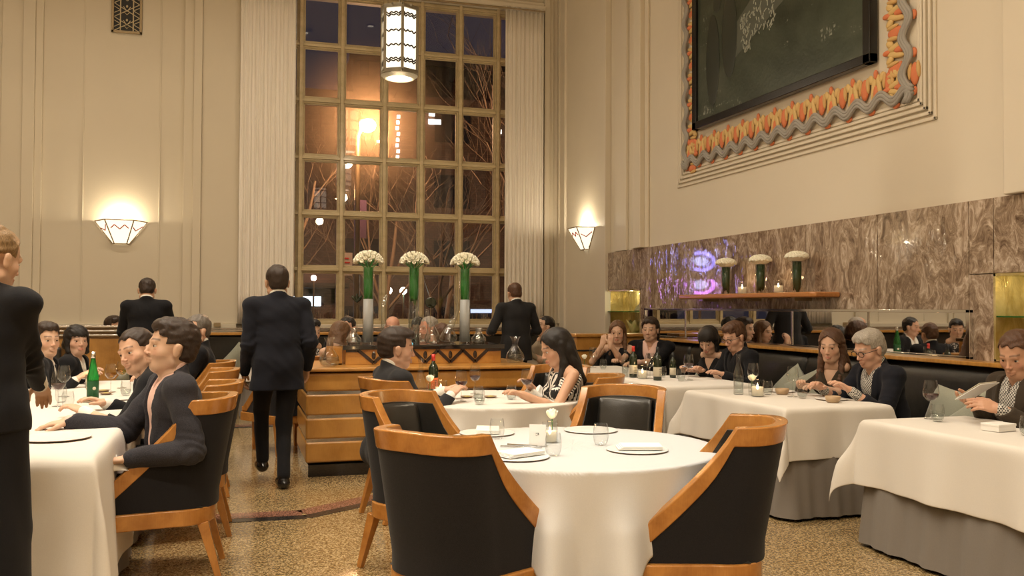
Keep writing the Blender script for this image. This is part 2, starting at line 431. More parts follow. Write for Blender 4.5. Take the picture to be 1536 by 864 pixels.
g = G(); g.box(WL-.1, 5.02, YB-.22, YB+.04, 1.10, 1.15); g.box(WL-.1, 5.02, YB-.18, YB+.02, 1.0, 1.10)
obj('window_sill', g, M_PLASTER, W1, bevel=.008)

# ---- curtains
def curtain(x0, x1, label, seed):
    t = thing('curtain', label, 'curtain', ((x0+x1)/2, YB-.16, 1.2), 0)
    xm = (x1-x0)/2
    def fn(u, v):
        x = -xm+2*xm*u; a = .016*sin(u*2*pi*9+seed)+.007*sin(u*2*pi*23+seed*2)
        return (x, a*(1-.25*v), -.04+v*(WT-1.16-.03))
    g = G().grid(160, 12, fn); obj('cloth', g, M_SHEER, t, smooth=True, solid=.003)
    obj('heading', G().grid(160, 3, lambda u, v: (-xm+2*xm*u, .012+.03*sin(u*2*pi*22), WT-1.24+v*.07)), M_SHEER, t, smooth=True, solid=.01)
    return t
curtain(.02, .86, 'sheer cream curtain drawn back to the left side of the tall window', 1)
curtain(4.30, 4.98, 'sheer cream curtain drawn back to the right side of the tall window', 3)
t = tag(obj('curtain_rod', G().tube([(.0, 0, 0), (5.0, 0, 0)], .018, 10), M_BRONZE, loc=(0, YB-.16, WT-.01)), 'thin dark rod across the top of the tall window', 'curtain rod')

# ---- marble wainscot, niches, mirror
T_M = thing('marble_wall_panel', 'polished brown veined marble wainscot covering the lower right wall', 'wall panel', (XR, 9, 0))
def mb(name, g, mat=M_MARBLE, **kw): return obj(name, g, mat, T_M, **kw)
def wbox(g, y0, y1, z0, z1, x0=XR-.05, x1=XR): return g.box(x0-XR, x1-XR, y0-9, y1-9, z0, z1)
NL = (11.60, 12.86); NR = (4.55, 5.42); NZ = (1.05, 1.70)
j = .003
ys = [13.03, NL[1], NL[0], 11.40, 9.85, 8.8, 7.75, 6.70, 5.66, NR[1], NR[0], 3.4, 2.2, 1.0]
for a, b in zip(ys[:-1], ys[1:]):
    niche = (a, b) in ((NL[1], NL[0]), (NR[1], NR[0]))
    if niche: segs = ((0, NZ[0]), (NZ[1], 2.27))
    elif b > 11.3 or a < 5.7: segs = ((0, NZ[1]-.0), (NZ[1], 2.27))
    else: segs = ((1.42, 2.27), (0, 1.05)) if b < 11.41 else ((0, 2.27),)
    for z0, z1 in segs: mb('marble_slab', wbox(G(), b+j, a-j, z0+j, z1-j), bevel=.002)
mb('slab', wbox(G(), 11.38, NL[0]-j, 1.05, 1.70), bevel=.002) if False else None
for (b, a, nm) in ((NL[0], NL[1], 'far'), (NR[0], NR[1], 'near')):
    t = thing('display_niche', 'small gilded niche with a glass shelf %s' % ('at the window end of the marble wall' if nm == 'far' else 'at the near right edge of the marble wall'), 'niche', (XR-.05, (a+b)/2, NZ[0]))
    hw = (a-b)/2; hz = NZ[1]-NZ[0]
    g = G(); g.box(.29, .30, -hw, hw, 0, hz)
    obj('gilded_back', g, M_GOLD, t)
    g = G(); g.box(-.004, .29, hw-.02, hw, 0, hz); g.box(-.004, .29, -hw, -hw+.02, 0, hz); g.box(-.004, .29, -hw, hw, hz-.02, hz); g.box(-.004, .29, -hw, hw, 0, .012)
    obj('gilded_frame', g, M_GOLD, t)
    g = G()
    for k in range(5): g.box(.27, .285, -hw+.15+k*.2, -hw+.165+k*.2, .015, hz-.025)
    obj('reeded_glass', g, M_GLASS, t)
    obj('shelf', G().box(.0, .28, -hw+.022, hw-.022, .325, .335), M_GREENB, t)
    point('niche_light', (XR+.10, (a+b)/2, NZ[1]-.06), .02, 5, (1, .85, .52))
T_MI = thing('mirror', 'long low wall mirror in a steel frame behind the banquette', 'mirror', (XR-.05, 8.5, 1.06))
def mi(y0, y1, z0, z1, x0, x1): return G().box(x0-(XR-.05), x1-(XR-.05), y0-8.5, y1-8.5, z0-1.06, z1-1.06)
my = [5.66, 6.80, 7.96, 10.24, 11.38]
for a, b in zip(my[:-1], my[1:]): obj('mirror_panel', mi(a+.008, b-.008, 1.07, 1.405, XR-.066, XR-.056), M_MIRROR, T_MI)
for y in my[1:-1]: obj('divider', mi(y-.012, y+.012, 1.07, 1.405, XR-.072, XR-.050), M_METAL, T_MI)
g = mi(5.62, 5.66, 1.05, 1.43, XR-.085, XR-.05)
for q in (mi(11.38, 11.41, 1.05, 1.43, XR-.085, XR-.05), mi(5.62, 11.41, 1.405, 1.43, XR-.085, XR-.05), mi(5.62, 11.41, 1.045, 1.07, XR-.085, XR-.05)): g.add(q.v, q.f)
obj('frame', g, M_STEEL, T_MI, bevel=.003)

# ---- painting, ornamental border, moulding
t = thing('framed_painting', 'large dark green landscape painting in a black frame high on the right wall', 'painting', (XR, 8.36, 3.62))
def mk_paint():
    a = N('dim_green_painting'); v = a.coord((1, .7, 1.4))
    f = a.noise(v, 1.1, 6, .6, .5); c = a.ramp(f, [(.3, (.028, .036, .026)), (.5, (.060, .075, .055)), (.72, (.115, .125, .10))])
    f2 = a.noise(a.coord((1, .9, 3)), 1.4, 5, .7, .3); mr = a.ramp(f2, [(.60, (0, 0, 0)), (.66, (1, 1, 1))])
    f3 = a.noise(a.coord((1, 16, 5), rot=(.5, 0, 0)), 2.2, 2); mr3 = a.ramp(f3, [(.50, (0, 0, 0)), (.60, (1, 1, 1))])
    mm = a.n('Math', operation='MULTIPLY'); a.l(mr, mm.inputs[0]); a.l(mr3, mm.inputs[1])
    mx = a.n('Mix', data_type='RGBA'); a.l(mm.outputs[0], mx.inputs[0]); a.l(c, mx.inputs[6]); mx.inputs[7].default_value = (.36, .38, .33, 1)
    a.l(mx.outputs[2], a.b.inputs['Base Color']); a.set(rough=.28, spec=.35); a.bump(a.noise(a.coord(), 26, 4), .25, .01); return a.m
obj('canvas', G().box(-.075, -.03, -1.56, 1.56, .07, 2.6), mk_paint(), t)
g = G()
g.box(-.11, -.02, -1.64, -1.54, 0, 2.7); g.box(-.11, -.02, 1.54, 1.64, 0, 2.7); g.box(-.11, -.02, -1.64, 1.64, 0, .09); g.box(-.11, -.02, -1.64, 1.64, 2.6, 2.7)
obj('frame', g, plain('black_frame', (.010, .009, .009), .25), t, bevel=.01)
fm = plain('painted_figure', (.030, .038, .030), .35); fl = plain('painted_water', (.10, .115, .095), .35)
g = G(); Rx = Matrix.Rotation(0, 3, 'X')
g.ell((-.078, 1.18, .75), (.004, .16, .55), 16, 8); g.ell((-.078, 1.08, 1.42), (.004, .10, .13), 16, 8); g.ell((-.078, .80, .95), (.004, .17, .50), 16, 8); g.ell((-.078, .72, 1.55), (.004, .11, .14), 16, 8)
obj('figures', g, fm, t, smooth=True)
g = G(); g.add([(-.0775, .75, .62), (-.0775, -1.5, 1.45), (-.0775, -1.5, 1.9), (-.0775, .1, 1.35), (-.0775, .72, 1.0)], [(0, 1, 2, 3, 4)])
obj('lake', g, fl, t)
rr = random.Random(4)
for (cy, cz, wy, hz) in ((.10, .98, .22, .22), (.45, .85, .10, .2), (-1.15, 1.72, .12, .2), (1.28, 1.75, .2, .12), (.55, 2.05, .35, .10)):
    g = G()
    for k in range(60):
        y = cy+rr.uniform(-wy, wy); z = cz+rr.uniform(-hz, hz)
        g.bar((-.079, y, z), (-.079, y+rr.uniform(-.05, .02), z+rr.uniform(.02, .07)), .012, .003, upv=(1, 0, 0))
    hl_ = obj('light_reflection', g, plain('painted_light_%.1f' % cy, (.42, .45, .39), .4), t); hl_['kind'] = 'stuff'

t = thing('ornamental_border', 'raised plaster border of orange and yellow leaves round the painting', 'wall ornament', (XR-.012, 8.315, 3.18))
HY = 2.055; HZ = 4.2
gw, gy, go, gb = G(), G(), G(), G()
def side(p0, dvec, nvec, L, n):
    # dvec runs along the band, nvec points towards the painting; both in (y,z)
    P = L/n
    def q(s, h, x=0): return (x, p0[0]+dvec[0]*s+nvec[0]*h, p0[1]+dvec[1]*s+nvec[1]*h)
    N_ = n*14
    for off, rad in ((.0, .022), (.030, .018), (-.028, .018)):
        gw.tube([q(L*i/N_, .085+off+.042*sin(2*pi*n*i/N_), -.035) for i in range(N_+1)], rad, 6)
    def leaf(G_, s, h, ls, lh, ang, x=-.012):
        R = Matrix.Rotation(ang, 3, 'X')
        base = atan2(nvec[1], nvec[0])-pi/2
        G_.ell(q(s, h, x), (.018, ls, lh), 10, 6, Matrix.Rotation(base, 3, 'X') @ R)
    for k in range(n):
        s = (k+.5)*P
        leaf(gy, s-.035, .23, .030, .125, -.22); leaf(gy, s+.035, .23, .030, .125, .22)
        leaf(gy, s-.07, .30, .035, .05, .5); leaf(gy, s+.07, .30, .035, .05, -.5)
        leaf(go, s, .165, .030, .075, 0, -.02); leaf(go, s, .335, .026, .045, 0, -.02)
        s2 = k*P+.001
        leaf(go, s2, .23, .052, .10, 0, -.01); leaf(gb, s2-.05, .26, .022, .075, -.1, -.016); leaf(gb, s2+.05, .26, .022, .075, .1, -.016)
        leaf(go, (k+.72)*P, .012, .045, .032, 0, -.01)
side((-HY, 0), (1, 0), (0, 1), 2*HY, 13)
side((-HY, HZ), (0, -1), (1, 0), HZ, 13)
side((HY, 0), (0, 1), (-1, 0), HZ, 13)
obj('wave_band', gw, plain('grey_wave_plaster', (.36, .34, .31), .6), t, smooth=True)
obj('yellow_leaves', gy, plain('yellow_leaf_plaster', (.72, .50, .20), .55), t, smooth=True)
obj('orange_leaves', go, plain('orange_leaf_plaster', (.72, .22, .09), .55), t, smooth=True)
obj('ochre_leaves', gb, plain('ochre_leaf_plaster', (.66, .42, .16), .55), t, smooth=True)
g = G()
for k, (o_, d) in enumerate(((0, .018), (.05, .026), (.10, .032), (.15, .024), (.19, .014))):
    y0, y1, z0 = 6.03+o_, 10.56-o_, 2.98+o_
    e = .03
    g.box(XR-d, XR, y0, y1, z0, z0+e); g.box(XR-d, XR, y0, y0+e, z0, 7.6); g.box(XR-d, XR, y1-e, y1, z0, 7.6)
struct('trim_9', g, M_PLASTER2, bevel=.008)

# ---- wall shelf
t = thing('wall_shelf', 'long rounded wooden shelf mounted on the marble wall', 'shelf', (XR-.05, 8.57, 1.54))
def shf(u, v):
    pass
g = G(); pl = [(-.30, -1.30), (-.30, 1.30), (-.26, 1.35), (0, 1.36), (0, -1.36), (-.26, -1.35)]
g.prism(pl, 2, 0, .052)
obj('board', g, M_SHELFW, t, bevel=.016)
g = G(); [g.box(-.2, 0, y-.02, y+.02, -.03, 0) for y in (-.9, 0, .9)]
obj('bracket', g, M_BRONZE, t)

# ---- wall vent
t = thing('wall_vent', 'ornate bronze grille with leaf pattern high on the left wall', 'vent', (-1.63, YB, 5.55))
g = G(); W_ = .215; Hh = 1.3
g.box(-W_, -W_+.035, -.035, .0, 0, Hh); g.box(W_-.035, W_, -.035, 0, 0, Hh); g.box(-W_, W_, -.035, 0, 0, .035); g.box(-W_, W_, -.035, 0, Hh-.035, Hh)
obj('frame', g, M_BRONZE, t, bevel=.004)
obj('backing', G().box(-W_+.03, W_-.03, -.008, -.001, .03, Hh-.03), M_INK, t)
g = G()
for x in (-.09, .09): g.box(x-.008, x+.008, -.022, -.010, .03, Hh-.03)
for k in range(6):
    z = .03+k*.21
    for s in (-1, 1):
        g.bar((s*.18, -.016, z), (-s*.18, -.016, z+.21), .010, .010, (0, 1, 0)); g.bar((s*.18, -.016, z+.06), (s*.09, -.016, z+.11), .009, .009, (0, 1, 0)); g.bar((s*.18, -.016, z+.16), (s*.09, -.016, z+.11), .009, .009, (0, 1, 0))
        g.tube([(0, -.018, z+.09), (s*.02, -.018, z+.12), (s*.05, -.018, z+.165)], .006, 5); g.tube([(0, -.018, z+.04), (s*.03, -.018, z+.075), (s*.065, -.018, z+.065)], .005, 5)
    g.ell((0, -.018, z+.17), (.016, .006, .022), 8, 6)
obj('grille', g, plain('pale_bronze', (.50, .42, .27), .35, metal=.7), t)

# ---- back wall wainscot, rail and rear banquette
g = G(); g.box(-9, .0, YB-.12, YB, 1.02, 1.16); g.box(-9, 5.3, YB-.06, YB, .0, 1.02)
struct('trim_10', g, M_PLASTER, bevel=.006)
t = thing('rear_banquette', 'long dark upholstered bench with wooden top rail below the tall window', 'banquette', (0, 13.9, 0))
obj('backrest', G().box(-6, 5.25, .25, .5, .42, 1.0), M_LEATHER, t, bevel=.04)
obj('seat', G().box(-6, 5.25, -.25, .3, .10, .46), M_LEATHER, t, bevel=.04)
obj('top_rail', G().box(-6, 5.25, .18, .66, 1.0, 1.045), M_WOOD, t, bevel=.008)
g = G(); [g.box(-6, 5.25, .40, .66, z, z+.018) for z in (1.06, 1.085)]
obj('metal_rail', g, M_METAL, t)
t = tag(obj('socket_plate', G().box(-.05, .05, -.02, 0, -.03, .03), M_BRONZE, loc=(-.28, YB-.125, 1.15)), 'small metal box on the ledge near the left curtain', 'wall fitting')

# ---- low partition on the left
t = thing('low_partition', 'low wooden booth partition with brushed metal rails behind the left table', 'partition', (-2.6, 11.6, 0))
obj('panel', G().box(-3.2, 2.1, -.06, .10, 0, 1.05), M_WOOD, t, bevel=.005)
for z in (1.075, 1.125, 1.175):
    obj('metal_rail', G().box(-3.2, 2.12, -.09, .06, z, z+.022), M_METAL, t, bevel=.004)
obj('rail_core', G().box(-3.2, 2.1, -.03, .08, 1.05, 1.19), M_WOOD, t)
obj('cushion', G().box(-3.2, .72, -.36, -.07, .42, .96), M_LEATHER, t, bevel=.03)
obj('bench_seat', G().box(-3.2, .72, -.80, -.10, .10, .45), M_LEATHER, t, bevel=.03)

# ---- right banquette
t = thing('tufted_banquette', 'long black tufted leather bench running under the mirror', 'banquette', (5.4, 6.4, 0))
def bq(u, v):
    # u along, v around the cushion profile
    pr = [(-.14, .44), (-.17, .60), (-.165, .80), (-.14, .95), (-.09, 1.0), (-.02, 1.01), (.0, .98)]
    k = v*(len(pr)-1); i = min(int(k), len(pr)-2); f = k-i
    x = pr[i][0]*(1-f)+pr[i+1][0]*f; z = pr[i][1]*(1-f)+pr[i+1][1]*f
    y = -5+u*9.3; s = (y % 1.16)/1.16; seam = max(0, 1-min(s, 1-s)/.03); puff = sin(pi*s)**.5*.02
    return (x+seam*.03-puff, y, z)
obj('backrest', G().grid(330, 13, bq), M_LEATHER, t, smooth=True)
obj('back_core', G().box(-.08, .0, -5, 4.3, .1, .97), M_LEATHER, t)
g = G(); [g.box(-.78, -.12, -5+k*1.16, -5+(k+1)*1.16-.012, .30, .46) for k in range(8)]
obj('seat', g, M_LEATHER, t, bevel=.035)
obj('base', G().box(-.72, -.1, -5, 4.28, 0, .30), M_DARKW, t)
obj('top_rail', G().box(-.18, .0, -5, 4.3, 1.012, 1.046), M_WOOD, t, bevel=.008)
t = thing('booth_end_panel', 'honey wooden end panel closing the bench by the display niche', 'panel', (4.75, 10.80, 0))
obj('board', G().box(-.62, .44, -.03, .06, 0, 1.06), M_WOOD, t, bevel=.006)
obj('cap', G().box(-.64, .46, -.06, .30, 1.06, 1.10), M_WOOD, t, bevel=.008)
g = G(); g.box(-.62, .6, -.04, -.028, .88, .90); obj('metal_strip', g, M_INK, t)
obj('cushion', G().box(-.42, .40, -.16, -.035, .42, .92), M_LEATHER, t, bevel=.04)
# ================================================================== LAMPS
def make_pendant():
    t = thing('pendant_lamp', 'six-sided glass pendant lamp with black zigzags hanging before the tall window', 'pendant lamp')
    R = .245; Ht = .84; gl, fr, zg = G(), G(), G()
    P = [Vector((R*cos(pi/3*k+.5), R*sin(pi/3*k+.5), 0)) for k in range(6)]
    zgs = [G() for _ in range(6)]
    for k in range(6):
        a, b = P[k], P[(k+1) % 6]; mid = (a+b)/2; n = mid.normalized(); e = (b-a)
        q = [a*.97, b*.97, b*.97+Vector((0, 0, Ht)), a*.97+Vector((0, 0, Ht))]
        gl.add(q, [(0, 1, 2, 3)])
        fr.bar(a, a+Vector((0, 0, Ht)), .036, .036, (1, 0, 0))
        for z in (0, Ht): fr.bar(a+Vector((0, 0, z)), b+Vector((0, 0, z)), .04, .05)
        for zi, z in enumerate((.10, .13, .31, .50, .70, .73)):
            zg = zgs[zi]
            pts = [a.lerp(b, f)+Vector((0, 0, z+dz)) - n*.0 for f, dz in ((.08, .03), (.22, 0), (.36, .03), (.5, .012), (.64, .03), (.78, 0), (.92, .03))]
            for c, d in zip(pts[:-1], pts[1:]): zg.bar(c-n*.003, d-n*.003, .010, .018, (0, 0, 1))
    o = obj('glass_shade', gl, M_LAMPGLASS, t); [obj('zigzag_strip', q, M_ZIG, t) for q in zgs]
    f = obj('frame', fr, M_LAMPFR, t, bevel=.003)
    obj('bottom_ring', G().lathe([(.245, .0), (.245, -.035), (.19, -.075), (.165, -.075), (.165, -.05), (.2, 0)], 32), M_LAMPFR, t, smooth=False)
    obj('bottom_disc', G().lathe([(0, -.066), (.166, -.066), (.166, -.055), (0, -.055)], 32), M_LAMPHOT, t)
    obj('cap', G().lathe([(.245, Ht), (.25, Ht+.03), (.12, Ht+.06), (0, Ht+.06)], 6), M_LAMPFR, t)
    g = G(); g.tube([(0, 0, Ht+.05), (0, 0, CEIL-4.52)], .012, 8); g.tube([(.05, 0, Ht+.04), (.03, 0, CEIL-4.52)], .006, 6)
    obj('rod', g, M_LAMPFR, t); obj('ceiling_rose', G().lathe([(.12, CEIL-4.56), (.12, CEIL-4.50)], 24), M_LAMPFR, t)
    return t
pen = make_pendant()
for i, (x, y, lb) in enumerate(((2.03, 11.85, 'six-sided glass pendant lamp with black zigzags hanging before the tall window'),
                        (-2.9, 11.3, 'glass pendant lamp hanging over the far left tables'), (2.6, 6.0, 'glass pendant lamp hanging over the middle of the room'),
                        (-3.2, 5.4, 'glass pendant lamp hanging over the left side of the room'), (-3.2, -.8, 'glass pendant lamp hanging behind the left tables'), (2.6, -.8, 'glass pendant lamp hanging at the near right'))):
    p = first_or_dup('pen', pen, (x, y, 4.52), 0, lb, 'zigzag pendant lamps')
    point('pendant_glow', (x, y, 4.25), .12, 60, WARM)

def make_sconce():
    t = thing('wall_sconce', '', 'wall sconce')
    # local: wall plane y=0, projects to -y ; top z=.33, bottom z=-.0
    top = [(-.365, 0, .335), (-.20, -.24, .345), (.20, -.24, .345), (.365, 0, .335)]
    bot = [(-.11, 0, .0), (-.085, -.06, 0), (.085, -.06, 0), (.11, 0, 0)]
    g, fr, z = G(), G(), G()
    for k in range(3):
        g.add([bot[k], bot[k+1], top[k+1], top[k]], [(0, 1, 2, 3)])
        fr.bar(top[k], top[k+1], .012, .016)
        fr.bar(bot[k], bot[k+1], .012, .016)
        a, b, c, d = (Vector(q) for q in (bot[k], bot[k+1], top[k+1], top[k]))
        off = (b-a).cross(d-a).normalized()*.006
        fs = [(.12, .66), (.30, .80), (.5, .62), (.70, .80), (.88, .66)] if k == 1 else [(.12, .70), (.5, .58), (.9, .80)]
        pts = [(a.lerp(b, u)).lerp(d.lerp(c, u), v)+off for u, v in fs]
        for p, q in zip(pts[:-1], pts[1:]): z.bar(p, q, .012, .012)
    g.add([(x, y, z_+.0) for x, y, z_ in bot], [(3, 2, 1, 0)])
    for k in range(4): fr.bar(top[k], bot[k], .014, .014)
    obj('glass_shade', g, M_SCONCE, t, solid=.004); obj('frame', fr, M_BRONZE, t); obj('zigzag_trim', z, M_ZIGR, t)
    obj('back_plate', G().box(-.15, .15, -.012, 0, .03, .30), M_LAMPFR, t)
    obj('bulb', G().ell((0, -.10, .20), (.035, .035, .05)), M_LAMPGLASS, t)
    return t
sco = make_sconce()
first_or_dup('sc', sco, (-1.67, YB-.015, 2.36), 0, 'lit half-hexagonal glass sconce glowing on the left cream wall', 'half-hexagonal wall sconces')
first_or_dup('sc', sco, (XR-.105, 13.52, 2.36), -pi/2, 'lit half-hexagonal glass sconce on the pilaster between window and marble', 'half-hexagonal wall sconces')
first_or_dup('sc', sco, (-8.85, 9.4, 2.36), pi/2, 'lit glass sconce on the far left wall reflected in the marble', 'half-hexagonal wall sconces') if False else None
point('sconce_light', (-1.67, YB-.12, 2.70), .05, 26, (1, .84, .60))
point('sconce_light', (XR-.22, 13.52, 2.70), .05, 26, (1, .84, .60))

# ================================================================== SERVICE STATION
SX0, SX1, SY0, SY1 = .58, 2.60, 7.80, 8.95
t = thing('service_station', 'stepped honey wood service station with black inlaid top in the middle of the room', 'sideboard', ((SX0+SX1)/2, 8.3, 0))
cx = (SX0+SX1)/2
def sb(x0, x1, y0, y1, z0, z1): return G().box(x0-cx, x1-cx, y0-8.3, y1-8.3, z0, z1)
obj('plinth', sb(SX0+.01, SX1-.01, SY0+.0, SY1, 0, .10), M_BLACKTOP, t)
lv = [.10, .30, .50, .70, .88]
for k in range(4):
    d = .0
    obj('wood_panel', sb(SX0-.012*(1), SX1, SY0+.012, SY1, lv[k]+.012, lv[k+1]-.012), M_WOOD, t, bevel=.02)
g = G()
for k in range(1, 4):
    q = sb(SX0+.0, SX1+.0, SY0+.03, SY1-.02, lv[k]-.013, lv[k]+.013); g.add(q.v, q.f)
obj('metal_strip', g, M_METAL, t)
obj('lower_top', sb(SX0-.02, SX1+.03, SY0-.015, SY1, .88, .912), M_WOOD, t, bevel=.012)
ux0, ux1, uy0 = .94, 2.385, 8.20
obj('upper_case', sb(ux0, ux1, uy0, SY1, .912, 1.05), M_WOOD, t, bevel=.004)
obj('black_top', sb(ux0-.03, ux1+.03, uy0-.025, SY1+.02, 1.045, 1.085), M_BLACKTOP, t, bevel=.004)
g = G(); n = 5; Wd = .236; yy = uy0-8.3-.003
zt, zb = 1.040, .925
def zz(x, z): return (x, yy, z)
x0 = 1.072-cx
pts = [zz(ux0-cx, zt), zz(x0-.02, zt)]
for k in range(n): pts += [zz(x0+k*Wd+Wd*.5, zb), zz(x0+(k+1)*Wd, zt-.005)]
pts += [zz(ux1-cx, zt)]
for a, b in zip(pts[:-1], pts[1:]): g.bar(a, b, .006, .032, (0, 0, 1)) if abs(Vector(a).z-Vector(b).z) < .001 else g.bar(a, b, .006, .03, (0, 0, 1))
obj('zigzag_inlay', g, M_DARKW, t)
for k in range(n): obj('leaf_inlay', G().ell((x0+k*Wd+Wd*.5, yy, .992), (.019, .005, .036), 10, 8), M_DARKW, t)
STZ = 1.085
# rail box with slots at left end of the lower tier
t = thing('wooden_rack', 'small slatted wooden rack on the left tier of the service station', 'rack', (.86, 8.42, .912))
g = G(); [g.box(-.05, .05, -.2+k*.10, -.18+k*.10, 0, .15) for k in range(5)]; g.box(-.05, .05, -.2, .22, .0, .012)
obj('slats', g, M_WOOD, t)

# ================================================================== VASES, FLOWERS, DECANTERS
def make_tallvase(h=.72, r=.052, leaf=(.40, .715), base=True, lm=None):
    lm = lm or M_LEAF
    t = thing('tall_vase', '', 'vase')
    obj('glass', G().lathe([(0, .003), (r, 0), (r, h)], 28, cap=False), M_GLASS, t, smooth=True)
    if base: obj('water', G().lathe([(0, .014), (r-.006, .014), (r-.006, leaf[0]+.02), (0, leaf[0]+.02)], 24), M_FROST, t, smooth=True)  # pale fill stands in for the frosted foot glowing from below
    g = G(); rr = random.Random(int(h*100))
    for k in range(9):
        a0 = k*2*pi/9; z1 = leaf[0]+rr.uniform(-.04, .03)
        def lf(u, v):
            wdt = .020*sin(pi*min(.98, v*.85+.12)); an = a0+(u-.5)*wdt*2/.04; rad = (r-.008)*(1-.1*(1-v))
            return (rad*cos(an), rad*sin(an), z1+(leaf[1]-z1)*v)
        g.grid(5, 8, lf)
    obj('leaves', g, lm, t, smooth=True, solid=.001)
    obj('leaf_core', G().lathe([(r*.6, leaf[0]+.03), (r*.82, leaf[0]+.06), (r*.82, leaf[1])], 20), lm, t, smooth=True)
    return t
def make_bouquet(R=.125, n=44, seed=1, fl=.88):
    t = thing('tulip_bouquet', '', 'flowers'); rr = random.Random(seed)
    g = G(); st = G()
    for k in range(n):
        ph = sqrt((k+.5)/n)*1.42; a = k*2.399
        d = Vector((sin(ph)*cos(a), sin(ph)*sin(a), cos(ph)*fl+.02)); c = d*R
        Rm = d.to_track_quat('Z', 'Y').to_matrix()
        for p in range(5):
            b = p*2*pi/5+rr.random(); off = Rm @ Vector((.010*cos(b), .010*sin(b), .0))
            tilt = Rm @ Matrix.Rotation(b, 3, 'Z') @ Matrix.Rotation(.30, 3, 'Y')
            g.ell(c+off, (.007, .014, .026), 6, 5, tilt)
        if k % 2 == 0: st.tube([(0, 0, -.06), c*.9], .003, 5)
    obj('blossoms', g, M_PETAL, t, smooth=True); obj('stems', st, M_LEAF, t); return t
tv = make_tallvase(); tb = make_bouquet()
VP = ((1.185, 8.55, 'leftmost'), (1.62, 8.55, 'middle'), (2.12, 8.55, 'rightmost'))
for i, (x, y, q) in enumerate(VP):
    v_ = first_or_dup('tv', tv, (x, y, STZ), i*1.1, q+' of the three tall glass vases with green leaves on the service station', 'tall glass vases on the service station')
    if i == 1:
        for c_ in v_.children:
            if c_.name.startswith('water'): c_.data = c_.data.copy(); c_.data.materials[0] = M_WATER
    first_or_dup('tb', tb, (x, y, STZ+.745), i*1.9, 'white tulip bouquet in the %s tall vase on the service station' % q, 'white tulip bouquets')
# shelf vases with white domes
sv = make_tallvase(.33, .052, (.02, .32), False, M_LEAFD)
sv.name = 'short_vase'
def make_dome(seed=5):
    t = thing('flower_dome', '', 'flowers'); g = G(); rr = random.Random(seed)
    for k in range(120):
        ph = sqrt((k+.5)/120)*1.62; a = k*2.399; d = Vector((sin(ph)*cos(a), sin(ph)*sin(a), cos(ph)*.5))
        g.ell(d*.105, (.019, .019, .015), 6, 4)
    g.ell((0, 0, 0), (.10, .10, .045), 16, 8)
    obj('blossoms', g, M_PETAL, t, smooth=True); return t
dm = make_dome()
for i, (y, q) in enumerate(((9.06, 'farthest'), (8.36, 'middle'), (7.71, 'nearest'))):
    first_or_dup('sv', sv, (5.27, y, 1.592), i, '%s of three short dark green leaf-filled vases on the marble wall shelf' % q, 'short vases on the wall shelf')
    first_or_dup('dm', dm, (5.27, y, 1.592+.345), i, 'white blossom dome on the %s vase of the wall shelf' % q, 'white flower domes on the wall shelf')

def make_votive():
    t = thing('candle_holder', '', 'candle')
    pr = [(.036, 0)]
    for k in range(9): pr += [(.042, .006+k*.0105), (.039, .011+k*.0105)]
    pr += [(.042, .105)]
    obj('ribbed_glass', G().lathe(pr, 24, cap=False), M_GLASS, t, smooth=True)
    obj('glow_liner', G().lathe([(.036, .006), (.036, .060)], 20, cap=False), M_VOT, t, smooth=True)
    obj('wax', G().lathe([(0, .01), (.030, .01), (.030, .045), (0, .042)], 16), M_WAX, t)
    obj('flame', G().lathe([(0, .045), (.0055, .054), (.006, .062), (.003, .074), (0, .082)], 10), M_FLAME, t, smooth=True)
    return t
vo = make_votive()
VG = 'candles in ribbed glass holders'
def votive(x, y, z, lb, s=1, lit=True):
    first_or_dup('vo', vo, (x, y, z), 0, lb, VG, s)
    if lit: point('candle_light', (x, y, z+.13*s), .015, .35, (1, .62, .28))
votive(5.27, 8.72, 1.592, 'lit candle glass between the farthest and middle vase on the wall shelf', 1.25)
votive(5.27, 8.03, 1.592, 'lit candle glass between the middle and nearest vase on the wall shelf', 1.25)

# lathe vessels
def vessel(name, prof, cat, mat=None, fill=None, fillmat=None, n=28, crystal=False):
    t = thing(name, '', cat)
    obj('glass', G().lathe(prof, n, cap=False), mat or M_GLASS, t, smooth=True)
    if fill: obj('liquid', G().lathe(fill, n), fillmat, t, smooth=True)
    return t
wine_p = [(.036, .0015), (.037, .003), (.012, .008), (.0035, .018), (.0032, .085), (.006, .097), (.024, .108), (.040, .128), (.044, .150), (.041, .178), (.033, .218)]
winefill = [(0, .104), (.022, .1115), (.0375, .130), (.0415, .143), (0, .143)]
wg = vessel('wine_glass', wine_p, 'glass', fill=winefill, fillmat=M_REDWINE)
winefill2 = [(0, .104), (.022, .1115), (.0375, .130), (.0420, .150), (0, .150)]
wgw = vessel('wine_glass', wine_p, 'glass', fill=winefill2, fillmat=M_WHITEWINE)
wge = vessel('wine_glass', wine_p, 'glass')
tum_p = [(0, .003), (.024, .0), (.026, .003), (.034, .020), (.038, .045), (.036, .080), (.031, .105)]
tu = vessel('stemless_tumbler', tum_p, 'glass')
tuw = vessel('stemless_tumbler', tum_p, 'glass', fill=[(0, .010), (.022, .010), (.0322, .022), (.0362, .045), (0, .045)], fillmat=M_WATER)
car_p = [(0, .0), (.055, .0), (.075, .012), (.088, .045), (.078, .085), (.050, .125), (.026, .160), (.024, .185), (.036, .225), (.050, .245)]
ca = vessel('water_carafe', car_p, 'carafe', fill=[(0, .012), (.072, .016), (.084, .045), (.078, .078), (0, .078)], fillmat=M_WATER)
botw_p = [(0, .0), (.036, .0), (.038, .006), (.038, .15), (.030, .19), (.015, .235), (.0135, .30), (.016, .302), (.016, .315)]
bw = vessel('water_bottle', botw_p, 'bottle', fill=[(0, .012), (.034, .012), (.034, .12), (0, .12)], fillmat=M_WATER)
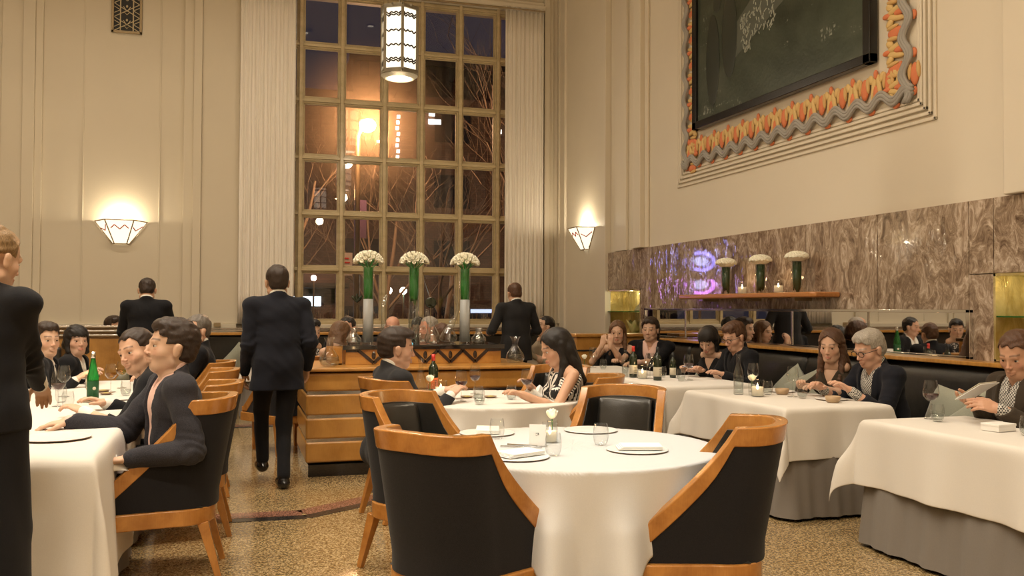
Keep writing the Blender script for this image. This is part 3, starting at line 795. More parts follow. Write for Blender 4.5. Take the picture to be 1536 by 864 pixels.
def make_bottle(kind):
    t = thing('wine_bottle', '', 'bottle')
    if kind == 'green': pr = [(0, 0), (.037, 0), (.039, .006), (.039, .16), (.030, .20), (.016, .28), (.0135, .315), (.0135, .335), (0, .335)]
    else: pr = [(0, 0), (.036, 0), (.038, .006), (.038, .19), (.030, .215), (.0145, .235), (.0135, .30), (0, .30)]
    obj('glass', G().lathe(pr, 24), M_GREENB if kind == 'green' else M_DARKB, t, smooth=True)
    H_ = pr[-1][1]
    obj('capsule', G().lathe([(.0150, H_-.05), (.0150, H_+.002), (0, H_+.002)], 20), {'green': M_STEEL, 'red': M_RED, 'dark': M_INK, 'orange': M_RED}[kind], t, smooth=True)
    if kind == 'green':
        obj('label', G().lathe([(.0393, .02), (.0393, .135)], 24, cap=False), plain('green_label', (.01, .10, .03), .5), t, smooth=True)
        g = G(); 
        for a0 in (-1.2, -2.9): 
            c = Vector((.0398*cos(a0), .0398*sin(a0), .085)); g.ell(c, (.004, .012, .012), 12, 6, Matrix.Rotation(a0, 3, 'Z'))
        obj('emblem', g, M_LABEL, t)
    else:
        obj('label', G().lathe([(.0385, .035), (.0385, .12)], 24, cap=False), M_ORANGE if kind == 'orange' else M_LABEL, t, smooth=True)
        g = G()
        for k in range(4):
            for a0 in [-1.9+.1*i for i in range(9)]:
                g.box(.0387*cos(a0)-.0012, .0387*cos(a0)+.0012, .0387*sin(a0)-.0012, .0387*sin(a0)+.0012, .05+k*.016, .053+k*.016)
        obj('label_print', g, M_INK, t)
    return t
bt = {k: make_bottle(k) for k in ('green', 'red', 'dark', 'orange')}
def put(key, proto, x, y, z, lb, grp, rz=0, s=None): return first_or_dup(key, proto, (x, y, z), rz, lb, grp, s)

put('ca', ca, .78, 8.02, .914, 'water carafe with flared neck on the left tier of the service station', 'water carafes', 0, 1.0)
put('ca', ca, 2.50, 8.12, .914, 'water carafe with flared neck on the right tier of the service station', 'water carafes', 0, 1.0)
# small tray under the carafes
for x, y, q in ((.79, 8.02, 'left'), (2.50, 8.12, 'right')):
    pass
# squat glass decanters
def make_squat():
    t = thing('squat_decanter', '', 'decanter')
    obj('glass', G().lathe([(0, 0), (.055, 0), (.072, .02), (.070, .05), (.045, .08), (.030, .10), (.028, .125), (.038, .145), (.034, .145), (.024, .125), (.026, .10), (.04, .08), (.064, .05), (.066, .02), (.05, .006), (0, .006)], 28), M_CRYSTAL, t, smooth=True)
    return t
sq = make_squat()
put('sq', sq, 1.06, 8.60, STZ, 'squat crystal decanter left of the leftmost tall vase', 'squat crystal decanters')
put('sq', sq, 2.26, 8.55, STZ, 'squat crystal decanter right of the rightmost tall vase', 'squat crystal decanters')
def swan(label, loc, rz, kind):
    t = thing('swan_neck_decanter', label, 'decanter', loc, rz)
    if kind == 0: pts = [(0, 0, .0), (0, 0, .015), (0, 0, .06), (0, 0, .10), (.01, 0, .14), (.04, 0, .20), (.08, 0, .27), (.095, 0, .34), (.08, 0, .42), (.04, 0, .48)]; rs = [.05, .085, .09, .065, .04, .025, .018, .016, .015, .017]
    elif kind == 1: pts = [(0, 0, .0), (0, 0, .02), (0, 0, .07), (0, 0, .12), (-.02, 0, .18), (-.05, 0, .26), (-.06, 0, .33)]; rs = [.05, .075, .08, .05, .028, .02, .022]
    else: pts = [(0, 0, .0), (0, 0, .015), (.02, 0, .07), (.03, 0, .13), (.0, 0, .20), (-.03, 0, .28), (-.02, 0, .36), (.03, 0, .43), (.07, 0, .46)]; rs = [.045, .05, .045, .03, .024, .022, .02, .018, .018]
    obj('glass', G().tube(pts, rs, 20), M_CRYSTAL, t, smooth=True, subs=1); return t
swan('crystal decanter with backward-curving neck right of the leftmost tall vase', (1.34, 8.6, STZ), 1.0, 2)
swan('crystal decanter with wide base beside the middle tall vase', (1.78, 8.45, STZ), 0, 1)
swan('swan-necked crystal decanter left of the rightmost tall vase', (2.0, 8.72, STZ), .1, 0)
put('ca', ca, 1.70, 8.62, STZ, 'clear carafe directly behind the middle tall vase', 'water carafes', 0, 1.1)
t = thing('paper_leaf_ornament', 'dark round disc ornament on a thin stem between middle and right tall vases', 'ornament', (1.84, 8.82, STZ))
g = G(); g.lathe([(.012, 0), (.003, .01), (.003, .36)], 8); obj('stem', g, M_BRONZE, t); obj('base', G().lathe([(.03, 0), (.03, .008), (0, .008)], 16), M_BRONZE, t)
obj('disc', G().ell((0, 0, .39), (.058, .006, .055), 20, 10), M_DARKB, t, smooth=True)
t = thing('black_leaf_ornament', 'dark leaf shaped ornament on a thin stem left of the leftmost tall vase', 'ornament', (1.11, 8.78, STZ))
obj('stem', G().lathe([(.012, 0), (.003, .01), (.003, .36)], 8), M_BRONZE, t)
g = G()
for a in (-.8, 0, .8): g.ell((.03*sin(a), 0, .40+.03*cos(a)), (.016, .004, .045), 10, 8, Matrix.Rotation(a, 3, 'Y'))
obj('leaf', g, M_DARKB, t, smooth=True)
# carafes in the far niche
nc = thing('fluted_carafe', '', 'carafe'); obj('glass', G().lathe([(0, 0), (.11, 0), (.115, .02), (.08, .07), (.04, .12), (.032, .17), (.042, .25), (.046, .27), (.040, .27), (.028, .17), (.036, .12), (.076, .07), (.108, .02), (0, .01)], 20), plain('amber_carafe_glass', (.85, .80, .45), .08, trans=.6), nc, smooth=True)  # one even amber glass colour
put('nc', nc, XR+.10, 11.86, 1.386, 'pale yellow carafe on the glass shelf of the far niche', 'carafes in the far niche')
nb_ = thing('glass_bowl', 'folded yellow glass bowl on the floor of the far niche', 'bowl', (XR+.10, 12.1, 1.063))
obj('glass', G().grid(40, 6, lambda u, v: ((.03+.07*v)*(1+.2*v*sin(u*2*pi*5))*cos(u*2*pi), (.03+.12*v)*(1+.2*v*sin(u*2*pi*5))*sin(u*2*pi), .005+.16*v*v*(1+.2*sin(u*2*pi*5))), True), plain('amber_bowl_glass', (.80, .72, .30), .1, trans=.5), nb_, smooth=True, solid=.004)
put('nc', nc, XR+.12, 5.0, 1.386, 'pale yellow carafe in the niche at the near right edge', 'carafes in the far niche', 0, .8)

# ================================================================== TABLES
TZ = .76
def round_table(x, y, R, S, rot, lb, grp, cl_lb, seed, corner=.0, mat=None, zt=TZ):
    t = thing('round_table', lb, 'table', (x, y, 0), 0, grp)
    obj('tabletop', G().lathe([(0, zt-.035), (R-.03, zt-.035), (R-.03, zt-.010), (0, zt-.010)], 48), M_DARKW, t)
    obj('pedestal', G().lathe([(.26, 0), (.25, .03), (.05, .06), (.05, zt-.035)], 20), M_DARKW, t)
    nf = 13
    o = None if True else obj('underskirt', G().grid(240, 10, lambda u, v: ((R-.02+.10*v+.022*v*sin(u*2*pi*nf+seed))*cos(u*2*pi), (R-.02+.10*v+.022*v*sin(u*2*pi*nf+seed))*sin(u*2*pi), zt-.012-v*(zt-.05)), True), M_SKIRT, t, smooth=True)
    nr = 16
    def cl(u, v):
        th = u*2*pi; L = S/2/max(abs(cos(th-rot)), abs(sin(th-rot))); L = min(L, S/2*1.36)
        r = v*L
        if r <= R-.015: return (r*cos(th), r*sin(th), zt)
        h = r-(R-.015); e = min(h, .03); ease = (1-cos(min(1, h/.03)*pi/2))*.02
        a = (h/.5)
        wv = (.5+.5*sin(th*nf_+seed+.6*sin(th*3+seed)))**1.4*.13*a+.015*a*sin(th*5+seed*2)
        q = R-.015+.02+.02*h+wv*min(1, h*4)
        z = zt-max(0, h*.965-.010)
        return (q*cos(th), q*sin(th), z)
    nf_ = 15
    vs = G(); NU = 288; vv = [0, .2, .38]+[.38+.62*k/56 for k in range(1, 57)]
    vs.grid(NU, len(vv), lambda u, v: cl(u, vv[int(round(v*(len(vv)-1)))]), True)
    c = obj('tablecloth', vs, mat or M_CLOTH, None, smooth=True, solid=.003, loc=(x, y, .002)); tag(c, cl_lb, 'tablecloth', 'white tablecloths')
    return t
round_table(1.56, 4.12, .69, 1.94, radians(30), 'round dining table laid for four in the foreground', 'round dining tables', 'white square cloth on the round foreground table, one corner hanging low', .4)
round_table(1.78, 6.42, .66, 2.0, radians(30), 'round dining table between the suited man and the woman in a striped dress', 'round dining tables', 'white cloth on the round table in front of the service station', 2.1, mat=M_CLOTH2)

def rect_table(x0, x1, y0, y1, lb, cl_lb, grp, ov=.40, seed=0, mat=None, zt=TZ, kf=.50):
    cx_, cy_ = (x0+x1)/2, (y0+y1)/2; hx, hy = (x1-x0)/2, (y1-y0)/2
    t = thing('dining_table', lb, 'table', (cx_, cy_, 0), 0, grp)
    obj('tabletop', G().box(-hx+.04, hx-.04, -hy+.04, hy-.04, zt-.045, zt-.014), M_DARKW, t)
    for sx in (-1, 1):
        for sy in (-1, 1): obj('leg', G().box(sx*(hx-.10)-.03, sx*(hx-.10)+.03, sy*(hy-.10)-.03, sy*(hy-.10)+.03, 0, zt-.045), M_DARKW, t)
    per = []
    def rr_pt(s, off):   # rounded rectangle perimeter, s in 0..1
        r = .06+off; ax, ay = hx-.06, hy-.06
        segs = [2*ay, pi/2*r, 2*ax, pi/2*r]*2; seg0 = [2*ay, .1, 2*ax, .1]*2; T_ = sum(seg0); q = s*T_; k = 0
        while q > seg0[k] and k < 7: q -= seg0[k]; k += 1
        f = q/seg0[k]; cs = [(ax, ay), (-ax, ay), (-ax, -ay), (ax, -ay)]
        i = k//2
        if k % 2 == 0:
            a = [(ax+r, -ay), (ax, ay+r), (-ax-r, ay), (-ax, -ay-r)][i]; b = [(ax+r, ay), (-ax, ay+r), (-ax-r, -ay), (ax, -ay-r)][i]
            return (a[0]+(b[0]-a[0])*f, a[1]+(b[1]-a[1])*f)
        an = (i*pi/2)+f*pi/2; c = cs[i]; return (c[0]+r*cos(an), c[1]+r*sin(an))
    def sk(u, v):
        p = rr_pt(u % 1.0, -.03+.07*v+.012*v*sin(u*2*pi*17+seed)+.008*v*sin(u*2*pi*41)); return (p[0], p[1], zt-.012-v*(zt-.035))
    obj('underskirt', G().grid(320, 8, sk, True), M_SKIRT, t, smooth=True)
    # hanging cloth
    nx = 26; ny = 34; no = 12
    def axis(h, n):
        inner = [-h+2*h*i/n for i in range(n+1)]
        outr = [ov*k/no for k in range(1, no+1)]
        return [-h-q for q in reversed(outr)]+inner+[h+q for q in outr]
    X_, Y_ = axis(hx, nx), axis(hy, ny)
    rr = random.Random(seed)
    ph = [rr.random()*6 for _ in range(8)]
    def pos(a, b):
        dx = max(0, abs(a)-hx); dy = max(0, abs(b)-hy); sx = 1 if a > 0 else -1; sy = 1 if b > 0 else -1
        bx = max(-hx, min(hx, a)); by = max(-hy, min(hy, b))
        if dx == 0 and dy == 0: return (a, b, zt)
        rho = sqrt(dx*dx+dy*dy); phi = atan2(dy, dx)
        if dx > 0 and dy > 0:
            s2 = sin(2*phi); k = .07+kf*s2**1.5*min(1, rho/.30)*(1-.50*rho/(ov*1.41))
            drop = rho*sqrt(max(0, 1-k*k)); o_ = rho*k+.012
            return (bx+sx*cos(phi)*o_, by+sy*sin(phi)*o_, zt-max(0, drop-.006))
        t_ = (by if dx > 0 else bx)
        wv = .010*sin(t_*9+ph[0]+(3 if dx > 0 else 0))+.006*sin(t_*21+ph[1]); 
        o_ = .012+rho*(.07)+wv*rho/ov*2
        o_ = max(.008, o_)
        if dx > 0: return (bx+sx*o_, by, zt-max(0, rho*.995-.006))
        return (bx, by+sy*o_, zt-max(0, rho*.995-.006))
    vs = [pos(a, b) for b in Y_ for a in X_]; W2 = len(X_)
    fs = [(j_*W2+i, j_*W2+i+1, (j_+1)*W2+i+1, (j_+1)*W2+i) for j_ in range(len(Y_)-1) for i in range(W2-1)]
    c = obj('tablecloth', G().add(vs, fs), mat or M_CLOTH2, None, smooth=True, solid=.003, loc=(cx_, cy_, .002)); tag(c, cl_lb, 'tablecloth', 'white tablecloths')
    md = c.modifiers.new('sub', 'SUBSURF'); md.levels = 1; md.render_levels = 1
    return t
rect_table(3.65, 4.42, 2.55, 4.68, 'rectangular banquette table at the lower right corner', 'white cloth on the banquette table at the lower right corner', 'banquette tables', .40, 1)
rect_table(3.54, 4.40, 5.32, 6.72, 'banquette table of the grey-haired man and long-haired woman', 'white cloth on the banquette table of the grey-haired man', 'banquette tables', .36, 2)
rect_table(3.52, 4.42, 7.08, 8.22, 'banquette table of the couple looking at a phone', 'white cloth on the banquette table with the dark wine bottles', 'banquette tables', .42, 3)
rect_table(3.35, 4.25, 8.65, 9.75, 'farthest banquette table beside the honey wood end panel', 'white cloth on the farthest banquette table', 'banquette tables', .38, 4)
rect_table(-1.62, -.60, 4.42, 8.9, 'long table with seated guests at the left', 'white cloth on the long table at the left', 'long tables', .64, 5, kf=.16)
rect_table(.10, .75, 12.1, 12.9, 'small table by the rear bench below the left curtain', 'white cloth on the small table below the left curtain', 'window tables', .30, 6)
rect_table(2.95, 3.85, 11.3, 12.3, 'small table by the rear bench below the right curtain', 'white cloth on the small table below the right curtain', 'window tables', .30, 7)
rect_table(1.2, 2.4, 10.0, 11.0, 'table behind the service station', 'white cloth on the table behind the service station', 'window tables', .30, 8)

# ================================================================== CHAIRS
def chair_plan(n=64):
    # plan curve of the tub back, front-left round to front-right, with outward normals
    pts = [(-.345, .37), (-.315, .20), (-.275, .02), (-.262, -.05)]
    for k in range(1, 13):
        a = pi+k*(pi/2)/12; ca_, sa_ = cos(a), sin(a); pts.append((-.262*abs(ca_)**.75 if k < 12 else 0, -.05-.20*abs(sa_)**.85))
    pts += [(-x, y) for x, y in reversed(pts[:-1])]
    # resample
    L = [0]
    for a, b in zip(pts[:-1], pts[1:]): L.append(L[-1]+sqrt((a[0]-b[0])**2+(a[1]-b[1])**2))
    out = []
    for i in range(n+1):
        s = L[-1]*i/n; k = 0
        while k < len(L)-2 and L[k+1] < s: k += 1
        f = (s-L[k])/(L[k+1]-L[k]); out.append((pts[k][0]+(pts[k+1][0]-pts[k][0])*f, pts[k][1]+(pts[k+1][1]-pts[k][1])*f))
    nr = []
    for i in range(n+1):
        a = out[max(0, i-1)]; b = out[min(n, i+1)]; d = Vector((b[0]-a[0], b[1]-a[1])).normalized(); nr.append((-d.y*-1*-1, d.x*-1) if False else (d.y, -d.x))
    return out, nr
def make_chair():
    t = thing('dining_chair', '', 'chair')
    P, Nn = chair_plan()
    def lean(x, y, z):
        q = max(0, z-.44); return (x*(.86+.12*q), y-.18*q*(.45+.55*min(1, max(0, (.37-y)/.42))), z)
    def ztop(y, x):
        if y < -.045: return .955-.012*(abs(x)/.27)**2
        f = min(1, (y+.045)/.415); return .945-(.945-.425)*(f**.70)
    def strip(z0f, z1f, o0, o1, zs=2):
        vs = []; fs = []
        n = len(P)
        for (x, y), (nx, ny) in zip(P, Nn):
            z0 = z0f(x, y); z1 = z1f(x, y)
            ring = []
            for k in range(zs): ring.append((o1, z0+(z1-z0)*k/(zs-1)))
            for k in range(zs): ring.append((o0, z1-(z1-z0)*k/(zs-1)))
            for o_, z in ring: vs.append(lean(x+nx*o_, y+ny*o_, z))
        m = zs*2
        for i in range(n-1):
            for k in range(m): fs.append((i*m+k, i*m+(k+1) % m, (i+1)*m+(k+1) % m, (i+1)*m+k))
        fs.append(tuple(range(m))); fs.append(tuple(reversed([(n-1)*m+k for k in range(m)])))
        return G().add(vs, [tuple(reversed(f)) for f in fs])
    hb = lambda x, y: .080 if y < -.045 else .080+.025*min(1, (y+.045)/.05)
    def smooth(o): return o
    low = lambda x, y: max(.385, ztop(y, x)-hb(x, y))
    obj('wood_rim', strip(low, lambda x, y: ztop(y, x), -.028, .026, 3), M_CHWOOD, t, bevel=.007)
    obj('outer_shell', strip(lambda x, y: .375, lambda x, y: max(.38, ztop(y, x)-hb(x, y)+.003), -.012, .020, 8), M_CHFAB, t, smooth=False, bevel=.006)
    # inner leather pad between the posts
    def pad(u, v):
        x = -.19+.38*u; z = .46+v*.405; b = sin(pi*min(max(u, 0), 1))**.4*sin(pi*min(max(v, 0), 1))**.4
        yb = -.05-.20*sqrt(max(0, 1-(x/.262)**2))*.93
        X, Y, Z = lean(x, yb+.030+.028*b, z); return (X, Y, Z)
    g = G().grid(18, 16, pad); obj('back_pad', g, M_LEATHER, t, smooth=True, solid=.03)
    obj('inner_lining', strip(lambda x, y: .40, lambda x, y: max(.405, ztop(y, x)-hb(x, y)+.01), -.034, -.013, 3), M_LEATHER, t, bevel=.004)
    # wooden seat rail
    out = [(x*.955+nx*.012, y+ny*.010) for (x, y), (nx, ny) in zip(P, Nn)]; out = [(x, y) for x, y in out]
    g = G(); g.prism(list(reversed(out)), 2, .295, .38)
    obj('seat_rail', g, M_CHWOOD, t, bevel=.008)
    def seat(u, v):
        x = (-.215+.43*u)*(1+.25*v); y = -.20+.56*v; b = (max(0, sin(pi*u))**.35)*(max(0, sin(pi*v))**.35); return (x, y, .382+.065*b)
    obj('seat_cushion', G().grid(18, 18, seat), M_LEATHER, t, smooth=True)
    for sx in (-1, 1):
        g = G(); g.bar((sx*.215, .285, .30), (sx*.22, .305, 0), .052, .052, (0, 1, 0), .030, .030); obj('leg', g, M_CHWOOD, t, bevel=.004)
        g = G(); g.bar((sx*.185, -.20, .30), (sx*.205, -.285, 0), .055, .055, (0, 1, 0), .030, .030); obj('leg', g, M_CHWOOD, t, bevel=.004)
    return t
ch = make_chair()
def chair(x, y, fx, fy, lb, off=.33, grp='cherry framed tub dining chairs'):
    # x,y : middle of the top rail on the floor plan; fx,fy : facing direction
    l = sqrt(fx*fx+fy*fy); fx /= l; fy /= l; cx_ = x+fx*off; cy_ = y+fy*off
    return first_or_dup('ch', ch, (cx_, cy_, 0), atan2(fy, fx)-pi/2, lb, grp)
chair(.80, 3.585, .80, .60, 'large tub chair with charcoal cloth back in the lower middle, nearest the camera', .12)
chair(2.065, 3.53, -.89, .46, 'tub chair at the right side of the foreground table, seen from its side', .12)
chair(2.37, 5.24, -.62, -.78, 'empty tub chair facing us behind the foreground table, black leather back')
chair(.80, 5.20, .62, -.80, 'tub chair behind the largest foreground chair, at the left of the round table')
chair(.85, 6.14, .97, .25, 'tub chair of the man in the dark suit at the second round table')
chair(2.66, 6.08, -.93, .22, 'tub chair of the woman in the striped dress')
chair(2.72, 7.28, -.72, -.69, 'empty tub chair at the far right of the second round table by the service station')
chair(-.02, 5.22, -1, .03, 'nearest tub chair at the long left table, under the man in the tweed jacket')
chair(.02, 6.13, -1, 0, 'second tub chair along the long left table')
chair(.0, 7.35, -1, 0, 'third tub chair along the long left table')
chair(-.03, 8.45, -1, 0, 'farthest tub chair along the long left table, under the grey-haired man')
chair(.60, 8.95, -.35, 1, 'tub chair seen partly behind the walking waiter beside the service station')

# ================================================================== TABLEWARE
Z0 = TZ+.004
def make_plate(r=.145):
    t = thing('dinner_plate', '', 'plate')
    obj('plate_body', G().lathe([(0, .0), (r*.75, .0), (r*.98, .0055), (r, .0085)], 48, cap=False), M_RIM, t, smooth=True)
    obj('glaze', G().lathe([(0, .0088), (r*.85, .0088), (r*.96, .0110), (r*.99, .0105), (r, .0085)], 48, cap=False), M_WHITE, t, smooth=True)
    return t
pl_ = make_plate()
PG = 'stoneware dinner plates'
def plate(x, y, lb, s=None): return put('pl', pl_, x, y, Z0, lb, PG, 0, s)
def make_napkin():
    t = thing('folded_napkin', '', 'napkin')
    g = G()
    def layer(ax, z, sc__):
        return [(ax+(-.10)*sc__, -.055, z), (ax+.10*sc__, -.075, z+.001), (ax+.115*sc__, .045, z+.003), (ax-.09*sc__, .065, z+.002)]
    for k in range(4): q = layer(.004*k, .001+.004*k, 1-.03*k); g.add(q, [(0, 1, 2, 3)])
    obj('linen', g, M_NAPKIN, t, solid=-.003, bevel=.001); return t
nk = make_napkin()
for (x, y, q, rz) in ((1.80, 3.90, 'right', -.2), (1.20, 3.86, 'near left', .5), (1.27, 4.62, 'far left', 1.4)):
    plate(x, y, 'round plate with folded napkin at the %s place of the foreground table' % q)
    put('nk', nk, x, y, Z0+.0115, 'white folded napkin on the %s plate of the foreground table' % q, 'folded napkins', rz)
plate(1.84, 4.58, 'empty round plate at the far right place of the foreground table')
TG = 'stemless tumblers'
for x, y, lb in ((1.27, 4.43, 'empty tumbler at the far left of the foreground table'), (1.70, 4.10, 'empty tumbler by the right plate of the foreground table'), (1.37, 3.86, 'empty tumbler nearest us on the foreground table')):
    put('tu', tu, x, y, Z0, lb, TG)
votive(1.49, 4.25, Z0, 'lit candle glass in the centre of the foreground table', .95)
t = thing('white_rose', 'single white rose beside the candle on the foreground table', 'flower', (1.53, 4.33, Z0))
def rose(t, s=1):
    obj('bud_vase', G().lathe([(0, 0), (.026, 0), (.028, .06), (.026, .10)], 20, cap=False), M_GLASS, t, smooth=True)
    g = G()
    for k in range(16):
        a = k*2.4; r = .005+.019*k/16; c = (r*cos(a), r*sin(a), .128+.012*(1-k/16)); g.ell(c, (.017, .006, .020), 8, 6, Matrix.Rotation(a+pi/2, 3, 'Z') @ Matrix.Rotation(.2+.3*k/16, 3, 'X'))
    g.ell((0, 0, .128), (.022, .022, .022)); obj('petals', g, M_PETAL, t, smooth=True); obj('stem', G().tube([(0, 0, .008), (0, 0, .12)], .0025, 6), M_LEAF, t)
rose(t)
t = thing('place_card', 'small folded white card standing on the foreground table', 'card', (1.40, 4.17, Z0), radians(-25))
g = G(); g.box(-.04, .04, -.001, .001, 0, .105)
g2 = [Vector((x, y, z)) for x, y, z in g.v]; g.v = [tuple(Matrix.Rotation(-.25, 3, 'X') @ v+Vector((0, -.027, 0))) for v in g2]
h = G(); h.box(-.04, .04, -.001, .001, 0, .105); h.v = [tuple(Matrix.Rotation(.25, 3, 'X') @ Vector(v)+Vector((0, .027, 0))) for v in h.v]; g.add(h.v, h.f)
obj('card', g, M_PAPER, t)
h = G()
for (a, b) in (((-.008, .062), (.006, .064)), ((.006, .064), (.002, .052)), ((-.008, .054), (-.003, .050)), ((.002, .060), (.009, .058))): h.bar((a[0], -.0024, a[1]), (b[0], -.0024, b[1]), .0018, .001, (0, 1, 0))
h.v = [tuple(Matrix.Rotation(-.25, 3, 'X') @ Vector(v)+Vector((0, -.027, 0))) for v in h.v]; obj('print', h, M_INK, t)
def cutlery(name, lb, x, y, rz, fork=False):
    t = thing(name, lb, 'cutlery', (x, y, Z0+.002), rz, 'silver cutlery on the foreground table')
    g = G(); g.tube([(-.10, 0, .003), (-.05, 0, .003), (.02, 0, .004), (.05, 0, .003)], [.0045, .004, .0025, .003], 8)
    if fork:
        g.box(.05, .065, -.010, .010, .001, .004)
        for k in range(4): g.box(.065, .10, -.0095+k*.0056, -.0070+k*.0056, .001, .004)
    else: g.ell((.075, 0, .004), (.028, .009, .0015), 14, 6)
    obj('metal', g, M_STEEL, t, smooth=False); return t
cutlery('fork', 'silver fork lying left of the card on the foreground table', 1.30, 4.12, -.5, True); cutlery('spoon', 'silver spoon lying left of the card on the foreground table', 1.345, 4.16, -.55)

# second round table
put('wg', wg, 1.53, 6.26, Z0, 'red wine glass in the middle of the second round table', 'wine glasses with red wine')
put('wg', wg, 1.76, 6.76, Z0, 'red wine glass at the back edge of the second round table', 'wine glasses with red wine')
put('wg', wg, 2.03, 6.30, Z0, 'red wine glass by the woman in the striped dress', 'wine glasses with red wine')
for x, y, lb in ((1.60, 6.02, 'water tumbler at the front of the second round table'), (1.66, 6.28, 'water tumbler behind the front one on the second round table'), (1.91, 6.29, 'water tumbler by the dress woman\'s hand')):
    put('tuw', tuw, x, y, Z0, lb, 'tumblers of water')
t = first_or_dup('bo', bt['orange'], (1.47, 6.93, Z0), 0, 'dark oil bottle with red cap and orange label on the second round table', 'wine bottles')
votive(1.47, 6.66, Z0, 'lit candle glass on the second round table', 1.15)
t = thing('white_rose', 'white rose leaning out of a glass on the second round table', 'flower', (1.40, 6.72, Z0)); rose(t, 1)
sd = thing('small_dish', '', 'dish'); obj('bowl', G().lathe([(0, 0), (.03, 0), (.05, .014), (.047, .014), (.028, .005), (0, .005)], 24), M_RIM, sd, smooth=True); obj('food', G().ell((0, 0, .008), (.026, .02, .009), 10, 6), M_FOOD, sd, smooth=True)
put('sd', sd, 1.63, 6.50, Z0, 'left small brown dish on the second round table', 'small side dishes'); put('sd', sd, 1.80, 6.46, Z0, 'right small brown dish with greens on the second round table', 'small side dishes')
plate(1.30, 6.50, 'brown rimmed plate before the suited man', .62)
t = thing('glass_decanter', 'tall slender glass decanter beside the suited man', 'decanter', (1.37, 6.92, Z0))
obj('glass', G().lathe([(0, 0), (.06, 0), (.072, .012), (.060, .05), (.036, .11), (.020, .17), (.015, .22), (.026, .27)], 28, cap=False), M_GLASS, t, smooth=True)
t = thing('crumpled_napkin', 'crumpled white napkin held at the right of the second round table', 'napkin', (2.12, 6.42, Z0), .2)
def crump(sx, sy, h, seed):
    return G().grid(22, 18, lambda u, v: (sx*(u-.5)+.01*sin(v*19+seed), sy*(v-.5)+.01*sin(u*17+seed), .004+h*(max(0, sin(pi*u))*max(0, sin(pi*v)))**.6*(.55+.45*sin(u*9+seed)*cos(v*11+seed*2))))
obj('linen', crump(.20, .15, .11, 1), M_NAPKIN, t, smooth=True, solid=.002)

# banquette tables
B = 'grey-haired man\'s table'
put('bw', bw, 3.75, 6.26, Z0, 'tall clear water bottle on the grey-haired man\'s table', 'water bottles')
votive(3.80, 6.07, Z0, 'lit candle glass beside the tall clear water bottle', 1.2)
t = thing('white_rose', 'white rose behind the candle beside the tall clear water bottle', 'flower', (3.82, 6.18, Z0)); rose(t)
put('wge', wge, 3.98, 6.42, Z0, 'large empty wine glass behind the candle on the grey-haired man\'s table', 'empty wine glasses', 0, 1.05)
put('wge', wge, 4.04, 5.97, Z0, 'large empty wine glass in the middle of the grey-haired man\'s table', 'empty wine glasses', 0, 1.05)
put('tuw', tuw, 3.96, 6.18, Z0, 'water tumbler behind the candle on the grey-haired man\'s table', 'tumblers of water')
put('tuw', tuw, 4.05, 5.86, Z0, 'water tumbler near the woman with long brown hair', 'tumblers of water')
bo_ = thing('stoneware_bowl', '', 'bowl'); obj('clay', G().lathe([(0, 0), (.038, 0), (.048, .012), (.055, .045), (.051, .045), (.044, .014), (0, .010)], 28), M_BOWL, bo_, smooth=True); obj('sauce', G().lathe([(0, .034), (.046, .034)], 20, cap=False), M_FOOD, bo_)
put('bo_', bo_, 4.08, 6.17, Z0, 'tan stoneware bowl beside the first pillow on the grey-haired man\'s table', 'stoneware bowls')
put('bo_', bo_, 4.08, 5.54, Z0, 'tan stoneware bowl nearest the grey-haired man', 'stoneware bowls')
plate(4.20, 6.36, 'plate behind the far tan bowl on the grey-haired man\'s table', .72)
plate(4.20, 5.72, 'brown rimmed plate under the hands of the grey-haired man', .80)
# table C
first_or_dup('bd', bt['dark'], (3.74, 7.66, Z0), .3, 'dark wine bottle with cream label right of the candle on the couple\'s table', 'wine bottles', 1.02)
first_or_dup('br', bt['red'], (3.66, 8.02, Z0), .2, 'dark wine bottle with red capsule on the couple\'s table', 'wine bottles')
put('bw', bw, 3.62, 8.12, Z0, 'slim clear bottle left of the red capsuled bottle', 'water bottles', 0, .85)
first_or_dup('bd', bt['dark'], (4.02, 7.90, Z0), .7, 'small brown bottle with cream label at the back of the couple\'s table', 'wine bottles', .8)
votive(3.69, 7.88, Z0, 'lit candle glass between the wine bottles', 1.15)
put('wge', wge, 3.76, 7.86, Z0, 'empty wine glass behind the dark wine bottle', 'empty wine glasses', 0, 1.1)
put('wg', wg, 4.03, 7.60, Z0, 'tall wine glass by the couple with the phone', 'wine glasses with red wine', 0, 1.1)
put('tuw', tuw, 3.95, 7.98, Z0, 'water tumbler between the dark bottles', 'tumblers of water'); put('tuw', tuw, 3.92, 7.54, Z0, 'water tumbler by the couple with the phone', 'tumblers of water')
# table D
put('wge', wge, 3.82, 9.45, Z0, 'wine glass on the farthest banquette table', 'empty wine glasses', 0, 1.05); put('tuw', tuw, 3.84, 9.2, Z0, 'water tumbler on the farthest banquette table', 'tumblers of water')
t = thing('white_rose', 'white rose on the farthest banquette table', 'flower', (3.66, 9.3, Z0)); rose(t)
# table A
put('wg', wg, 4.05, 4.55, Z0, 'large red wine glass on the lower right table', 'wine glasses with red wine', 0, 1.08)
put('tuw', tuw, 4.0, 4.44, Z0, 'water tumbler beside the red wine glass on the lower right table', 'tumblers of water'); put('tuw', tuw, 4.02, 3.82, Z0, 'water tumbler cut by the right picture edge', 'tumblers of water')
t = thing('white_box', 'low white square box on the lower right table', 'box', (4.03, 4.02, Z0), radians(8)); obj('box_body', G().box(-.07, .07, -.055, .055, 0, .03), M_PAPER, t, bevel=.003); obj('lid', G().box(-.072, .072, -.057, .057, .028, .042), M_PAPER, t, bevel=.003)
